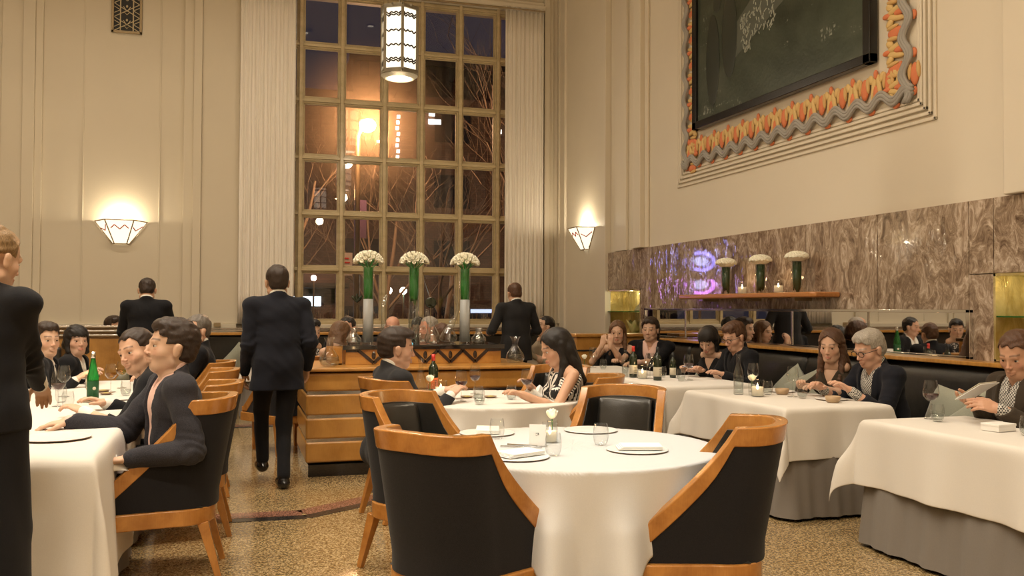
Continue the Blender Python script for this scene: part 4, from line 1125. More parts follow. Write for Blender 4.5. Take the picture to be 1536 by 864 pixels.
# left table
first_or_dup('bg', bt['green'], (-.95, 6.9, Z0+.008), 0, 'bright green mineral water bottle on the long left table', 'wine bottles')
t = tag(obj('coaster', G().box(-.06, .06, -.06, .06, 0, .007), M_RIM, loc=(-.95, 6.9, Z0), bevel=.002), 'square dark coaster under the green bottle', 'coaster')
put('wgw', wgw, -.92, 7.60, Z0, 'white wine glass behind the green bottle', 'white wine glasses'); put('wgw', wgw, -.88, 7.95, Z0, 'second white wine glass behind the green bottle', 'white wine glasses')
put('tu', tu, -1.05, 6.55, Z0, 'tumbler in front of the green bottle', TG); put('wg', wg, -1.12, 6.62, Z0, 'wine glass poured by the waitress, with red wine', 'wine glasses with red wine', 0, 1.05)
put('wge', wge, -1.20, 7.3, Z0, 'empty wine glass near the couple at the left edge', 'empty wine glasses'); put('tuw', tuw, -.78, 7.3, Z0, 'water tumbler before the smiling man', 'tumblers of water')
put('tu', tu, -1.15, 6.9, Z0, 'tumbler left of the green bottle', TG)
put('sd', sd, -.93, 7.42, Z0, 'near small dish with lemon by the green bottle', 'small side dishes'); put('sd', sd, -.98, 7.66, Z0, 'far small dish with lemon by the green bottle', 'small side dishes')
votive(-1.13, 8.1, Z0, 'lit candle glass on the long left table', 1.1)
plate(-.86, 5.02, 'large pale plate before the man in the tweed jacket', 1.15)
plate(-.80, 7.0, 'brown rimmed plate before the smiling man', .7)
# tables by the window
votive(1.55, 10.4, Z0, 'candle glass on the table behind the service station', 1); put('wge', wge, .4, 12.4, Z0, 'wine glass on the small table below the left curtain', 'empty wine glasses')
first_or_dup('bg', bt['green'], (1.78, 10.75, Z0), 0, 'green champagne bottle behind the service station, next to the bald man', 'wine bottles', 1.25)

# ================================================================== PILLOWS
def make_pillow():
    g = G()
    def p(u, v, s):
        a = 2*u-1; b = 2*v-1; k = (1-a**4)*(1-b**4); e = .19*(1+.10*a*a*b*b-.05*(a*a+b*b))
        return (a*e, s*(.085*max(0, k)**.6+.003), b*e)
    g.grid(18, 18, lambda u, v: p(u, v, 1)); g.grid(18, 18, lambda u, v: p(1-u, v, -1))
    return g
pg = make_pillow(); pw0 = None
def pillow(x, y, z, rz, tilt, roll, lb):
    global pw0
    if pw0 is None: pw0 = obj('throw_pillow', pg, M_PILLOW, smooth=True); o = pw0
    else: o = pw0.copy(); COL.objects.link(o)
    o.rotation_mode = 'QUATERNION'; o.location = (x, y, z); o.rotation_quaternion = (Matrix.Rotation(rz, 3, 'Z') @ Matrix.Rotation(tilt, 3, 'X') @ Matrix.Rotation(roll, 3, 'Y')).to_quaternion(); tag(o, lb, 'pillow', 'grey-green throw pillows')
pillow(5.02, 7.42, .66, radians(-80), -.3, .75, 'sage pillow with raised corner between the phone couple and the long-haired woman')
pillow(4.99, 7.12, .66, radians(-60), -.35, -.5, 'sage pillow lying against its twin beside the long-haired woman')
pillow(5.02, 5.45, .66, radians(-85), -.3, .15, 'left sage pillow behind the large red wine glass')
pillow(4.98, 5.08, .64, radians(-62), -.3, -.75, 'sage pillow beside the man holding a menu')
pillow(5.0, 8.98, .64, radians(-80), -.3, .7, 'sage pillow between the wine bottles and the dark-haired woman')
pillow(-1.02, 11.0, .66, radians(10), .2, .6, 'pale green pillow on the booth behind the green bottle')
pillow(.06, 13.72, .66, radians(5), .2, .7, 'pale green pillow on the rear bench below the left curtain')
# ================================================================== PEOPLE  (surfaces grown from signed distance fields)
def V3(*a): return np.array(a, dtype=np.float32)
def unit(v): v = np.asarray(v, dtype=np.float32); return v/max(1e-6, np.linalg.norm(v))
class S:
    """list of primitives blended into one surface"""
    def __init__(s): s.p = []; s.lo = np.array([9e9]*3); s.hi = np.array([-9e9]*3)
    def _b(s, pts, r):
        for q in pts: s.lo = np.minimum(s.lo, np.asarray(q)-r); s.hi = np.maximum(s.hi, np.asarray(q)+r)
    def cap(s, a, b, r1, r2=None, k=.02):
        r2 = r1 if r2 is None else r2; s.p.append(('c', V3(*a), V3(*b), r1, r2, k)); s._b([a, b], max(r1, r2)); return s
    def ell(s, c, r, R=None, k=.02):
        s.p.append(('e', V3(*c), V3(*r), R, k)); s._b([c], max(r)); return s
    def cutell(s, c, r, R=None, k=.01): s.p.append(('-e', V3(*c), V3(*r), R, k)); return s
    def cutfn(s, fn, k=.008): s.p.append(('-f', fn, k)); return s
    def addfn(s, fn): s.p.append(('+', fn)); return s
    def eval(s, P):
        d = np.full(P.shape[:-1], 9., dtype=np.float32)
        for q in s.p:
            if q[0] == 'c':
                _, a, b, r1, r2, k = q; ba = b-a; pa = P-a; h = np.clip(pa@ba/max(1e-9, float(ba@ba)), 0, 1)
                e = np.sqrt(((pa-h[..., None]*ba)**2).sum(-1))-(r1+(r2-r1)*h); d = smin(d, e, k)
            elif q[0] in ('e', '-e'):
                _, c, r, R, k = q; x = P-c
                if R is not None: x = x@R
                k0 = np.sqrt(((x/r)**2).sum(-1)); k1 = np.sqrt(((x/(r*r))**2).sum(-1)); e = k0*(k0-1)/np.maximum(k1, 1e-6)
                d = smin(d, e, k) if q[0] == 'e' else -smin(-d, e, k)
            elif q[0] == '-f': d = -smin(-d, q[1](P).astype(np.float32), q[2])
            elif q[0] == '+': d = d+q[1](P)
        return d
    def mesh(s, h, pad=.012, maxn=1500000):
        lo = s.lo-pad-h; hi = s.hi+pad+h; n = np.ceil((hi-lo)/h).astype(int)+1
        while n.prod() > maxn: h *= 1.12; n = np.ceil((hi-lo)/h).astype(int)+1
        ax = [lo[i]+h*np.arange(n[i]) for i in range(3)]
        P = np.stack(np.meshgrid(*ax, indexing='ij'), -1).astype(np.float32)
        return nets(s.eval(P), lo, h)
def smin(a, b, k):
    h = np.clip(.5+.5*(b-a)/k, 0, 1); return b+(a-b)*h-k*h*(1-h)
def nets(F, lo, h):
    nx, ny, nz = F.shape; I = F < 0
    c = np.zeros((nx-1, ny-1, nz-1), np.int8)
    for i in (0, 1):
        for j in (0, 1):
            for k in (0, 1): c += I[i:nx-1+i, j:ny-1+j, k:nz-1+k]
    act = (c > 0) & (c < 8); idx = -np.ones(act.shape, np.int64); ii = np.argwhere(act); idx[act] = np.arange(len(ii))
    acc = np.zeros((len(ii), 3)); cnt = np.zeros(len(ii))
    corners = [(i, j, k) for i in (0, 1) for j in (0, 1) for k in (0, 1)]
    for a in corners:
        for ax in range(3):
            if a[ax] == 0:
                b = list(a); b[ax] = 1
                fa = F[ii[:, 0]+a[0], ii[:, 1]+a[1], ii[:, 2]+a[2]]; fb = F[ii[:, 0]+b[0], ii[:, 1]+b[1], ii[:, 2]+b[2]]
                m = (fa < 0) != (fb < 0); t = np.where(m, fa/np.where(m, fa-fb, 1), 0)
                p = np.array(a)[None]*np.ones((len(ii), 1)); p[:, ax] += t
                acc += p*m[:, None]; cnt += m
    v = (ii+acc/np.maximum(cnt, 1)[:, None])*h+lo
    faces = []
    for ax in range(3):
        sl0 = [slice(None)]*3; sl1 = [slice(None)]*3; sl0[ax] = slice(0, -1); sl1[ax] = slice(1, None)
        A = I[tuple(sl0)]; B = I[tuple(sl1)]; e = np.argwhere(A != B); u, w_ = [(1, 2), (2, 0), (0, 1)][ax]
        ok = (e[:, u] > 0) & (e[:, w_] > 0) & (e[:, u] < F.shape[u]-1) & (e[:, w_] < F.shape[w_]-1); e = e[ok]
        def g(du, dw):
            q = e.copy(); q[:, u] += du; q[:, w_] += dw; return idx[q[:, 0], q[:, 1], q[:, 2]]
        q = np.stack([g(-1, -1), g(0, -1), g(0, 0), g(-1, 0)], 1)
        fl = A[e[:, 0], e[:, 1], e[:, 2]]
        q = np.where(fl[:, None], q, q[:, ::-1]); faces.append(q)
    f = np.concatenate(faces); return v, f[(f >= 0).all(1)]
def npobj(name, parts, mat, parent, col=None, origin=(0, 0, 0)):
    """parts: list of (verts, quads); joined into one mesh"""
    vs = []; fs = []; o = 0
    for v, f in parts:
        vs.append(v); fs.append(f+o); o += len(v)
    v = np.concatenate(vs); f = np.concatenate(fs)
    me = bpy.data.meshes.new(name); me.vertices.add(len(v)); me.vertices.foreach_set('co', (v-np.array(origin)).astype(np.float32).ravel())
    me.loops.add(len(f)*4); me.loops.foreach_set('vertex_index', f.astype(np.int32).ravel())
    me.polygons.add(len(f)); me.polygons.foreach_set('loop_start', np.arange(0, len(f)*4, 4, dtype=np.int32)); me.polygons.foreach_set('loop_total', np.full(len(f), 4, np.int32))
    me.polygons.foreach_set('use_smooth', [True]*len(f)); me.update(calc_edges=True)
    if col is not None:
        at = me.color_attributes.new('tone', 'FLOAT_COLOR', 'POINT'); c = np.ones((len(v), 4), np.float32); c[:, :3] = col(v); at.data.foreach_set('color', c.ravel())
    me.materials.append(mat); ob = bpy.data.objects.new(name, me); COL.objects.link(ob); ob.parent = parent; return ob

def mk_skin():
    a = N('skin'); at = a.n('VertexColor'); at.layer_name = 'tone'; a.l(at.outputs[0], a.b.inputs['Base Color'])
    a.set(rough=.50, spec=.35); a.b.inputs['Subsurface Weight'].default_value = .06; a.b.inputs['Subsurface Radius'].default_value = (.012, .005, .003); a.b.inputs['Subsurface Scale'].default_value = .5
    a.bump(a.noise(a.coord(), 260, 3), .06, .002); return a.m
M_SKIN = mk_skin()
def mk_hair(name, c):
    a = N(name); f = a.noise(a.coord((60, 60, 9)), 5, 4, .6, .6)
    a.l(a.ramp(f, [(.3, tuple(q*.45 for q in c)), (.7, tuple(min(1, q*1.5) for q in c))]), a.b.inputs['Base Color']); a.set(rough=.42, spec=.4); a.bump(f, .5, .006); return a.m
HAIR = {'black': mk_hair('black_hair', (.012, .009, .008)), 'dark': mk_hair('dark_brown_hair', (.030, .017, .011)), 'brown': mk_hair('brown_hair', (.085, .038, .018)),
        'auburn': mk_hair('auburn_hair', (.13, .065, .03)), 'blond': mk_hair('blond_hair', (.24, .15, .07)), 'grey': mk_hair('grey_hair', (.38, .34, .29)), 'darkgrey': mk_hair('greying_hair', (.14, .12, .10))}
def suit(name, c, var=.2): return fabric(name, c, .3, 420, var, .05)
SUITS = {'navy': suit('navy_suit_cloth', (.010, .011, .017)), 'black': suit('black_suit_cloth', (.009, .009, .011)), 'tweed': suit('charcoal_tweed', (.032, .031, .038), .6), 'charcoal': suit('charcoal_suit_cloth', (.022, .022, .024)),
         'brown': suit('brown_jacket_cloth', (.045, .033, .022)), 'beige': suit('beige_knit', (.35, .29, .21)), 'shirtw': suit('white_shirt_cloth', (.80, .77, .70), .04), 'pink': suit('pale_pink_shirt', (.74, .50, .43), .05), 'print': None}
def mk_check():
    a = N('checked_shirt_cloth'); ck = a.n('TexChecker'); ck.inputs['Scale'].default_value = 95; ck.inputs[1].default_value = (.62, .60, .55, 1); ck.inputs[2].default_value = (.07, .065, .06, 1)
    a.l(a.coord(), ck.inputs[0]); a.l(ck.outputs[0], a.b.inputs['Base Color']); a.set(rough=.9); return a.m
SUITS['check'] = mk_check()
def mk_ikat():
    a = N('black_and_white_striped_dress'); v = a.coord((1, 1, .12)); w_ = a.n('TexWave', bands_direction='DIAGONAL'); w_.inputs['Scale'].default_value = 19; w_.inputs['Distortion'].default_value = 3.5; w_.inputs['Detail'].default_value = 3; w_.inputs['Detail Scale'].default_value = 3
    a.l(v, w_.inputs[0]); z = a.noise(a.coord((9, 9, 30)), 2, 2); mm = a.n('Math', operation='MULTIPLY_ADD'); a.l(z, mm.inputs[0]); mm.inputs[1].default_value = .5; a.l(w_.outputs['Fac'], mm.inputs[2])
    a.l(a.ramp(mm.outputs[0], [(.70, (.012, .011, .011)), (.78, (.78, .73, .66))]), a.b.inputs['Base Color']); a.set(rough=.85); return a.m
SUITS['ikat'] = mk_ikat()
def mk_print():
    a = N('white_flecked_black_top'); f = a.noise(a.coord(), 45, 2); a.l(a.ramp(f, [(.56, (.012, .011, .012)), (.62, (.55, .5, .45))]), a.b.inputs['Base Color']); a.set(rough=.9); return a.m
SUITS['print'] = mk_print()
M_TIE = plain('dark_tie', (.012, .012, .018), .45); M_TIE2 = plain('brown_striped_tie', (.09, .045, .035), .5)
M_SHOE = plain('black_shoe_leather', (.01, .009, .009), .18)
M_EYEW = plain('eye_white', (.62, .58, .53), .15); M_IRIS = plain('dark_iris', (.035, .018, .010), .1)
M_SPEC = plain('spectacle_frame', (.012, .010, .010), .25)
M_GOLDM = plain('gold_metal', (.75, .55, .22), .2, metal=1.0)

def frame(yaw, pitch=0, roll=0):
    """columns right, forward, up ; yaw = compass of forward measured from +X, radians"""
    f = V3(cos(yaw)*cos(pitch), sin(yaw)*cos(pitch), sin(pitch)); r = V3(sin(yaw), -cos(yaw), 0); u = np.cross(r, f)
    r2 = r*cos(roll)+u*sin(roll); u2 = u*cos(roll)-r*sin(roll); return np.stack([r2, f, u2], 1)
def swirl(seed, amp, fr):
    rs = np.random.RandomState(seed); K = rs.normal(size=(5, 3)).astype(np.float32)*fr; ph = rs.rand(5)*6
    def fn(P):
        d = 0
        for k in range(5): d = d+np.sin(P@K[k]+ph[k]+1.3*np.sin(P@K[(k+2) % 5]*.6))
        return (d*(amp/5)).astype(np.float32)
    return fn

def hand(Sx, W, d, n, side, curl=.5, k=.006, sc=1.0, spread=1.0, point=False):
    """W wrist, d direction to the fingers, n back-of-hand normal, side = direction of the thumb"""
    d = unit(d); n = unit(n-d*float(n@d)); t = np.cross(n, d); t = t if float(t@side) > 0 else -t
    R = np.stack([t, d, n], 1)
    Sx.cap(W-d*.03*sc, W+d*.015*sc, .026*sc, .025*sc, .015)
    Sx.ell(W+d*.050*sc+t*.002, (.038*sc, .052*sc, .0155*sc), R, .014)
    for i, (o, L, r) in enumerate(((.027, .072, .0088), (.009, .080, .0090), (-.009, .075, .0087), (-.026, .060, .0078))):
        b = W+d*(.088-.006*abs(i-1.3))*sc+t*o*sc; dirn = unit(d+t*(o*2.2*spread)); c = curl*(1+.12*i)
        if point and i == 0: c = .12
        p = b-dirn*.02*sc; a_ = .0
        pts = [p, b]
        for j, fl in enumerate((.46, .30, .24)):
            a_ += c*(.55, .75, .5)[j]; dd = unit(dirn*cos(a_)-n*sin(a_)); pts.append(pts[-1]+dd*L*fl*sc)
        for j in range(4): Sx.cap(pts[j], pts[j+1], r*sc*(1.06-.06*j), r*sc*(1.0-.06*j), k)
    b = W+d*.022*sc+t*.024*sc-n*.004; m_ = b+unit(t*.75+d*.8-n*.25)*.040*sc; e = m_+unit(t*.30+d*.95-n*(.15+.4*curl))*.030*sc; e2 = e+unit(t*.05+d*.95-n*(.15+.5*curl))*.024*sc
    Sx.cap(b, m_, .0135*sc, .0110*sc, .012); Sx.cap(m_, e, .0108*sc, .0095*sc, k); Sx.cap(e, e2, .0095*sc, .008*sc, k)

def ik(Sh, W, L1, L2, hint):
    v = W-Sh; D = np.linalg.norm(v)
    if D > (L1+L2)*.985: W = Sh+v/D*(L1+L2)*.985; v = W-Sh; D = np.linalg.norm(v)
    a = (L1*L1-L2*L2+D*D)/(2*D); hh = sqrt(max(0, L1*L1-a*a)); u = v/D; q = hint-u*float(hint@u); q = unit(q)
    return Sh+u*a+q*hh, W

def person(label, x, y, yaw, hz=.50, pose='sit', lean=.05, sway=0, hy=None, hp=0, hr=0, lw=None, rw=None, lpalm=None, rpalm=None, curl=(.5, .5), top='navy', style='jacket', shirt='shirtw', tie=None,
           hair='short', hc='dark', skin=(.56, .335, .215), glasses=False, sc=1.05, hsz=1.07, res=.0075, sex='m', sleeve='long', feet=None, neckline=None, group=None, seed=1, hdn=(0, 0), legs='black', smile=False, twist=0, fat_=1.0, vopen=.20, vs_=.40, hem=.17, elbow_out=(.5, .5), stubble=0, headonly=False, skirt=False, fold=.006):
    yaw = radians(yaw); hy_ = yaw if hy is None else radians(hy); B = frame(yaw); R_, F_, U_ = B[:, 0], B[:, 1], B[:, 2]
    root = thing('person', label, 'person', (x, y, 0), 0, group)
    hq = sc*hsz
    hip = V3(x, y, hz); sp = unit(U_*cos(lean)+F_*sin(lean)+R_*sin(sway))
    T = frame(yaw+radians(twist)); TR = T[:, 0]; TF = unit(np.cross(sp, TR)) ; TF = unit(np.cross(TR, sp))*-1 if float(np.cross(sp, TR)@F_) < 0 else unit(np.cross(sp, TR))
    TR = unit(TR-sp*float(TR@sp)); TB = np.stack([TR, TF, sp], 1)
    m_ = sex == 'm'; sw = (.188 if m_ else .160)*sc; w_ = (1.04 if m_ else .88)*fat_
    neck = hip+sp*.525*sc; shc = hip+sp*.455*sc
    shL, shR = shc-TR*sw, shc+TR*sw
    H = frame(hy_, radians(hp), radians(hr))
    hctr = neck+sp*.034*sc+H[:, 2]*.082*sc+H[:, 1]*.018*sc+V3(hdn[0], hdn[1], 0)
    O = (x, y, 0)
    def hw(p): return hctr+H@(V3(*p)*hq)
    L1, L2 = .285*sc*(1 if m_ else .94), .255*sc*(1 if m_ else .94)
    arms = []
    for sgn, S0, Wt, eo in ((-1, shL, lw, elbow_out[0]), (1, shR, rw, elbow_out[1])):
        if Wt is None: Wt = S0-U_*.50*sc+F_*.05+R_*sgn*.05 if pose != 'sit' else S0-U_*.38+F_*.28-R_*sgn*.04
        hint = -U_*.9+TR*sgn*eo-TF*.35
        E_, W_ = ik(S0, V3(*Wt), L1, L2, hint); arms.append((sgn, S0, E_, W_))
    # ---- body (skin): head, neck, trunk core, forearms and hands in one mesh
    hs = S()
    e = lambda c, r, k=.02: hs.ell(hw(c), tuple(q*hq for q in r), H, k*sc)
    cc = lambda a, b, r1, r2, k: hs.cap(hw(a), hw(b), r1*hq, r2*hq, k*hq)
    fw = 1.0 if m_ else .93
    e((0, -.012, .042), (.074, .094, .078)); e((0, .022, -.020), (.060*fw, .066, .080), .03); e((0, .050, -.088), (.029*fw, .026, .020), .035)
    for s_ in (-1, 1):
        e((s_*.042, .044, -.026), (.020, .020, .018), .03); cc((s_*.052, .0, -.062), (s_*.022, .045, -.088), .018*fw, .016, .03)
        e((s_*.0775, -.006, -.008), (.009, .017, .030), .008); e((s_*.083, -.012, .006), (.006, .014, .016), .006)
    cc((-.034, .078, .020), (.034, .078, .020), .010, .010, .016)
    for s_ in (-1, 1):
        hs.cutell(hw((s_*.031, .095, .000)), tuple(q*hq for q in (.017, .015, .0105)), H, .010*sc)
        e((s_*.031, .0755, .0096), (.0150, .0085, .0040), .003); e((s_*.031, .0735, -.0085), (.0145, .0078, .0034), .003)
    cc((0, .082, .012), (0, .100, -.024), .0055, .0080, .012); e((0, .103, -.030), (.0088, .0082, .0070), .007)
    for s_ in (-1, 1): e((s_*.0115, .094, -.033), (.0062, .008, .0052), .006)
    cc((-.017, .083, -.0575), (0, .090, -.0555), .0048, .0060, .005); cc((.017, .083, -.0575), (0, .090, -.0555), .0048, .0060, .005)
    cc((-.015, .082, -.0665), (0, .0885, -.0695), .0050, .0070, .005); cc((.015, .082, -.0665), (0, .0885, -.0695), .0050, .0070, .005)
    if smile:
        for s_ in (-1, 1): e((s_*.034, .064, -.040), (.014, .012, .014), .015)
    nr = (.055 if m_ else .046)*sc
    hs.cap(hw((0, -.025, -.045)), neck-sp*.03-TF*.005, nr, nr*1.08, .03); hs.cap(hw((0, .005, -.085)), neck+TF*.015-sp*.02, nr*.72, nr*.8, .03)
    hs.cap(neck-sp*.05-TR*.09*sc, neck-sp*.05+TR*.09*sc, .04*sc, .04*sc, .05)
    parts = [hs.mesh(.0048 if res < .009 else .0065)]
    tc = S(); tc.ell(hip+sp*.33*sc, (.135*sc*w_, .085*sc, .17*sc), TB); tc.ell(hip+sp*.10*sc, (.12*sc, .09*sc, .16*sc), TB)
    bare = sleeve != 'long'
    if bare: 
        tc.cap(shL+TR*.02, shR-TR*.02, .048*sc, .048*sc, .04); tc.ell(hip+sp*.36*sc, (.15*sc*w_, .092*sc, .13*sc), TB, .04)
    parts.append(tc.mesh(.012))
    for i, (sgn, S0, E_, W_) in enumerate(arms):
        a = S(); fd = unit(W_-E_)
        if bare: a.cap(S0, E_, .046*sc*w_, .035*sc*w_, .02)
        a.cap(E_, E_+(W_-E_)*.35, .033*sc, .038*sc*w_, .02); a.cap(E_+(W_-E_)*.35, W_, .038*sc*w_, .024*sc, .02)
        pal = (lpalm, rpalm)[i]
        hd = fd; nrm = U_ if abs(float(fd@U_)) < .8 else F_*(.3)+TR*sgn
        thumb = -TR*sgn
        if pal is not None:
            hd, nrm, thumb = unit(V3(*pal[0])), V3(*pal[1]), V3(*pal[2])
        hand(a, W_, hd, nrm, thumb, curl[i], sc=sc*(1 if m_ else .92))
        parts.append(a.mesh(.0042 if res < .009 else .006))
    sk = np.array(skin, np.float32)
    Hi = H.T
    def tone(v):
        q = ((v-hctr)@H)/hq; c = np.repeat(sk[None], len(v), 0).copy(); X, Y, Z = np.abs(q[:, 0]), q[:, 1], q[:, 2]
        def mixin(mask, col, a): c[:] = c*(1-(mask*a)[:, None])+np.array(col)*(mask*a)[:, None]
        front = Y > .045
        lips = front*np.exp(-((X/.020)**2))*np.exp(-(((Z+.062)/.0085)**2)); mixin(lips, (.40, .17, .12) if m_ else (.48, .09, .08), .55 if m_ else .75)
        cheek = front*np.exp(-(((X-.040)/.020)**2+((Z+.025)/.022)**2)); mixin(cheek, (.62, .26, .19), .35)
        hcol = {'black': (.02, .015, .012), 'dark': (.04, .022, .015), 'brown': (.08, .04, .02), 'auburn': (.14, .07, .03), 'blond': (.25, .15, .07), 'grey': (.28, .25, .22), 'darkgrey': (.1, .085, .07)}[hc]
        arch = .0265+.004*np.cos((X-.032)*60)
        brow = (Y > .05)*(X > .010)*(X < .050)*np.exp(-(((Z-arch)/.0045)**2)); mixin(brow, hcol, .85)
        mixin((Y > .06)*np.exp(-((q[:, 0]/.016)**2+((Z+.028)/.010)**2)), (.60, .25, .18), .3)
        if stubble: mixin((Y > -.01)*(Z < -.038)*(Z > -.13)*(1-lips), (.16, .10, .07), stubble)
        return c
    npobj('body', parts, M_SKIN, root, tone, O)
    # eyes
    g = G(); g2 = G(); Rm = Matrix([[float(c) for c in r] for r in H])
    for s_ in (-1, 1):
        g.ell([float(c) for c in hw((s_*.031, .0725, .0005))-V3(*O)], (.0118*hq, .0085*hq, .0068*hq), 12, 8, Rm); g2.ell([float(c) for c in hw((s_*.031, .0788, .0005))-V3(*O)], (.0066*hq, .0040*hq, .0062*hq), 10, 6, Rm)
    eo_ = obj('eyes', g, M_EYEW, root, smooth=True); obj('irises', g2, M_IRIS, eo_, smooth=True)
    # ---- hair
    hh = S(); he = lambda c, r, k=.02: hh.ell(hw(c), tuple(q*hq for q in r), H, k*sc)
    if hair != 'bald':
        th = {'short': .009, 'full': .014, 'crop': .005, 'bun': .008, 'bob': .016, 'long': .013, 'side': .014, 'mid': .016}[hair]; tx = th if hair in ('bob', 'long', 'mid') else .006
        he((0, -.014, .044), (.074+tx, .093+th, .078+th))
        if hair in ('full', 'side', 'mid'): he((0, .035, .095), (.058, .050, .030), .03)
        if hair == 'side': he((.02, .055, .090), (.045, .035, .022), .02)
        he((0, -.048, -.015), ((.070 if hair in ('bob', 'long', 'mid') else .060)+th*.5, .048+th, .056), .03)
        def cutface(P):
            q = ((P-hctr)@H)/hq; X, Y, Z = q[..., 0], q[..., 1], q[..., 2]
            line = {'short': .074, 'crop': .076, 'full': .070, 'side': .070, 'bun': .078, 'bob': .036, 'long': .072, 'mid': .074}[hair]
            hl = line-.55*np.maximum(0, np.abs(X)-.034)+.006*np.sin(X*130+seed)+(.12*X if hair == 'side' else 0) if hair not in ('bob', 'long') else line+(.018*np.exp(-(X/.018)**2) if hair == 'long' else .004*np.sin(X*260))-(.9*np.maximum(0, np.abs(X)-.03) if hair == 'long' else 0)
            a = np.minimum(Y-.040+.15*np.maximum(0, np.abs(X)-.05), hl-Z)           # face opening
            if hair in ('bob', 'long'): a = np.minimum(a, (.062 if hair == 'bob' else .064)-np.abs(X)); b = np.full_like(a, -1)
            else:
                b = np.minimum(.016-Z, Y+.034+.35*np.minimum(0, Z+.01))             # clear round the ears
                b2 = -.055-Z; b = np.maximum(b, b2)
            return -np.maximum(a, b)*sc*1.0
        def cutf(P): return cutface(P)
        hh.cutfn(lambda P: cutface(P), .006)
        if hair == 'bob':
            for s_ in (-1, 1): hh.cap(hw((s_*.074, -.005, .02)), hw((s_*.070, .015, -.085)), .026*sc, .022*sc, .02)
            hh.cap(hw((-.045, -.07, -.03)), hw((.045, -.07, -.03)), .045*sc, .045*sc, .03); hh.cap(hw((0, -.075, 0)), hw((0, -.065, -.095)), .05*sc, .035*sc, .03)
        if hair == 'long':
            for s_ in (-1, 1):
                hh.cap(hw((s_*.070, -.02, .02)), hw((s_*.074, .005, -.11)), .026*sc, .028*sc, .02); hh.cap(hw((s_*.074, .005, -.11)), shc+TR*s_*.085*sc+TF*.085*sc-sp*.06, .028*sc, .022*sc, .02)
            hh.cap(hw((0, -.07, .0)), neck-TF*.075*sc-sp*.02, .062*sc, .055*sc, .03); hh.cap(neck-TF*.075*sc-sp*.02, shc-TF*.115*sc-sp*.10, .055*sc, .035*sc, .03)
            for s_ in (-1, 1): hh.cap(hw((s_*.045, -.06, -.03)), shc+TR*s_*.07*sc-TF*.10*sc-sp*.06, .045*sc, .032*sc, .03)
        if hair == 'bun': hh.ell(hw((0, -.112, .015)), (.030*sc, .026*sc, .030*sc), H, .015)
        if hair == 'mid':
            hh.cap(hw((0, -.075, .01)), hw((0, -.085, -.075)), .06*sc, .045*sc, .03)
            for s_ in (-1, 1): hh.cap(hw((s_*.055, -.04, .0)), hw((s_*.055, -.05, -.075)), .035*sc, .03*sc, .02)
        hh.addfn(swirl(seed+3, .0045*sc, 85)); npobj('hair', [hh.mesh(.0050 if res < .009 else .007)], HAIR[hc], root, None, O)
    elif hc == 'grey':
        pass
    if glasses:
        g = G(); P0 = lambda p: [float(c) for c in hw(p)-V3(*O)]
        for s_ in (-1, 1):
            rim = [P0((s_*.033+.026*cos(a), .098, .0+.018*sin(a))) for a in [k*2*pi/16 for k in range(17)]]; g.tube(rim, .0022*sc, 6, False)
            g.tube([P0((s_*.058, .098, .006)), P0((s_*.079, .06, .008)), P0((s_*.083, -.02, .004))], .0022*sc, 6)
        g.tube([P0((-.009, .100, .004)), P0((.009, .100, .004))], .0022*sc, 6); obj('glasses', g, M_SPEC, root, smooth=True)
    # ---- clothes
    def torso(Sx, o=0., fat=1.0, long_=False):
        Sx.ell(hip+sp*.37*sc, ((.172*w_+o)*sc, (.112*fat+o)*sc, (.15+o)*sc), TB, .04); Sx.ell(hip+sp*.20*sc, ((.152*w_+o)*sc, (.112*fat+o)*sc, (.17+o)*sc), TB, .04)
        Sx.ell(hip+sp*.03*sc, ((.158+o)*sc, (.125+o)*sc, (.13+o)*sc), B, .04)
        Sx.cap(shL+TR*.03, shR-TR*.03, (.056+o)*sc, (.056+o)*sc, .045)
        Sx.cap(shL+TR*.035, neck-TR*.045-sp*.035, (.045+o)*sc, (.036+o)*sc, .03); Sx.cap(shR-TR*.035, neck+TR*.045-sp*.035, (.045+o)*sc, (.036+o)*sc, .03)
        if not m_:
            for s_ in (-1, 1): Sx.ell(hip+sp*.335*sc+TR*s_*.07*sc+TF*.085*sc, ((.055+o)*sc, (.055+o)*sc, (.055+o)*sc), TB, .03)
    shc_ = shc; hipc = hip
    def loc(P): q = (P-hipc)@TB; return q[..., 0]/sc, q[..., 1]/sc, q[..., 2]/sc
    vz0 = vopen if style == 'jacket' else (.33 if style == 'vneck' else .42)
    def vcut(P):
        X, Y, Z = loc(P); w0 = (Z-vz0)*(vs_ if style == 'jacket' else .50); w0 = np.where(w0 > .075, .075+(w0-.075)*.2, w0)
        return -np.maximum(np.minimum(np.minimum(w0-np.abs(X), Y-.01), Z-vz0), (((P-neck)@sp)-.014*sc+.5*((P-neck)@TF))/sc)*sc
    if style == 'jacket' or style == 'coat':
        js = S(); torso(js, .016); js.ell(hip+sp*.20*sc, (.168*w_*sc, .122*sc, .20*sc), TB, .04)
        js.cap(neck-sp*.06-TF*.01, neck+sp*.012-TF*.012, nr+.022, nr+.017, .025)
        if pose != 'sit': js.cap(hip+U_*.05-R_*.065*sc*w_, hip-U_*.26*sc-R_*.085*sc*w_, .115*sc, .125*sc, .06); js.cap(hip+U_*.05+R_*.065*sc*w_, hip-U_*.26*sc+R_*.085*sc*w_, .115*sc, .125*sc, .06); js.cutfn(lambda P: P[..., 2]-(hz-hem*sc), .004)
        else: js.cap(hip-F_*.04-R_*.09*sc, hip+F_*.10-R_*.11*sc+U_*.01, .105*sc, .10*sc, .06); js.cap(hip-F_*.04+R_*.09*sc, hip+F_*.10+R_*.11*sc+U_*.01, .105*sc, .10*sc, .06)
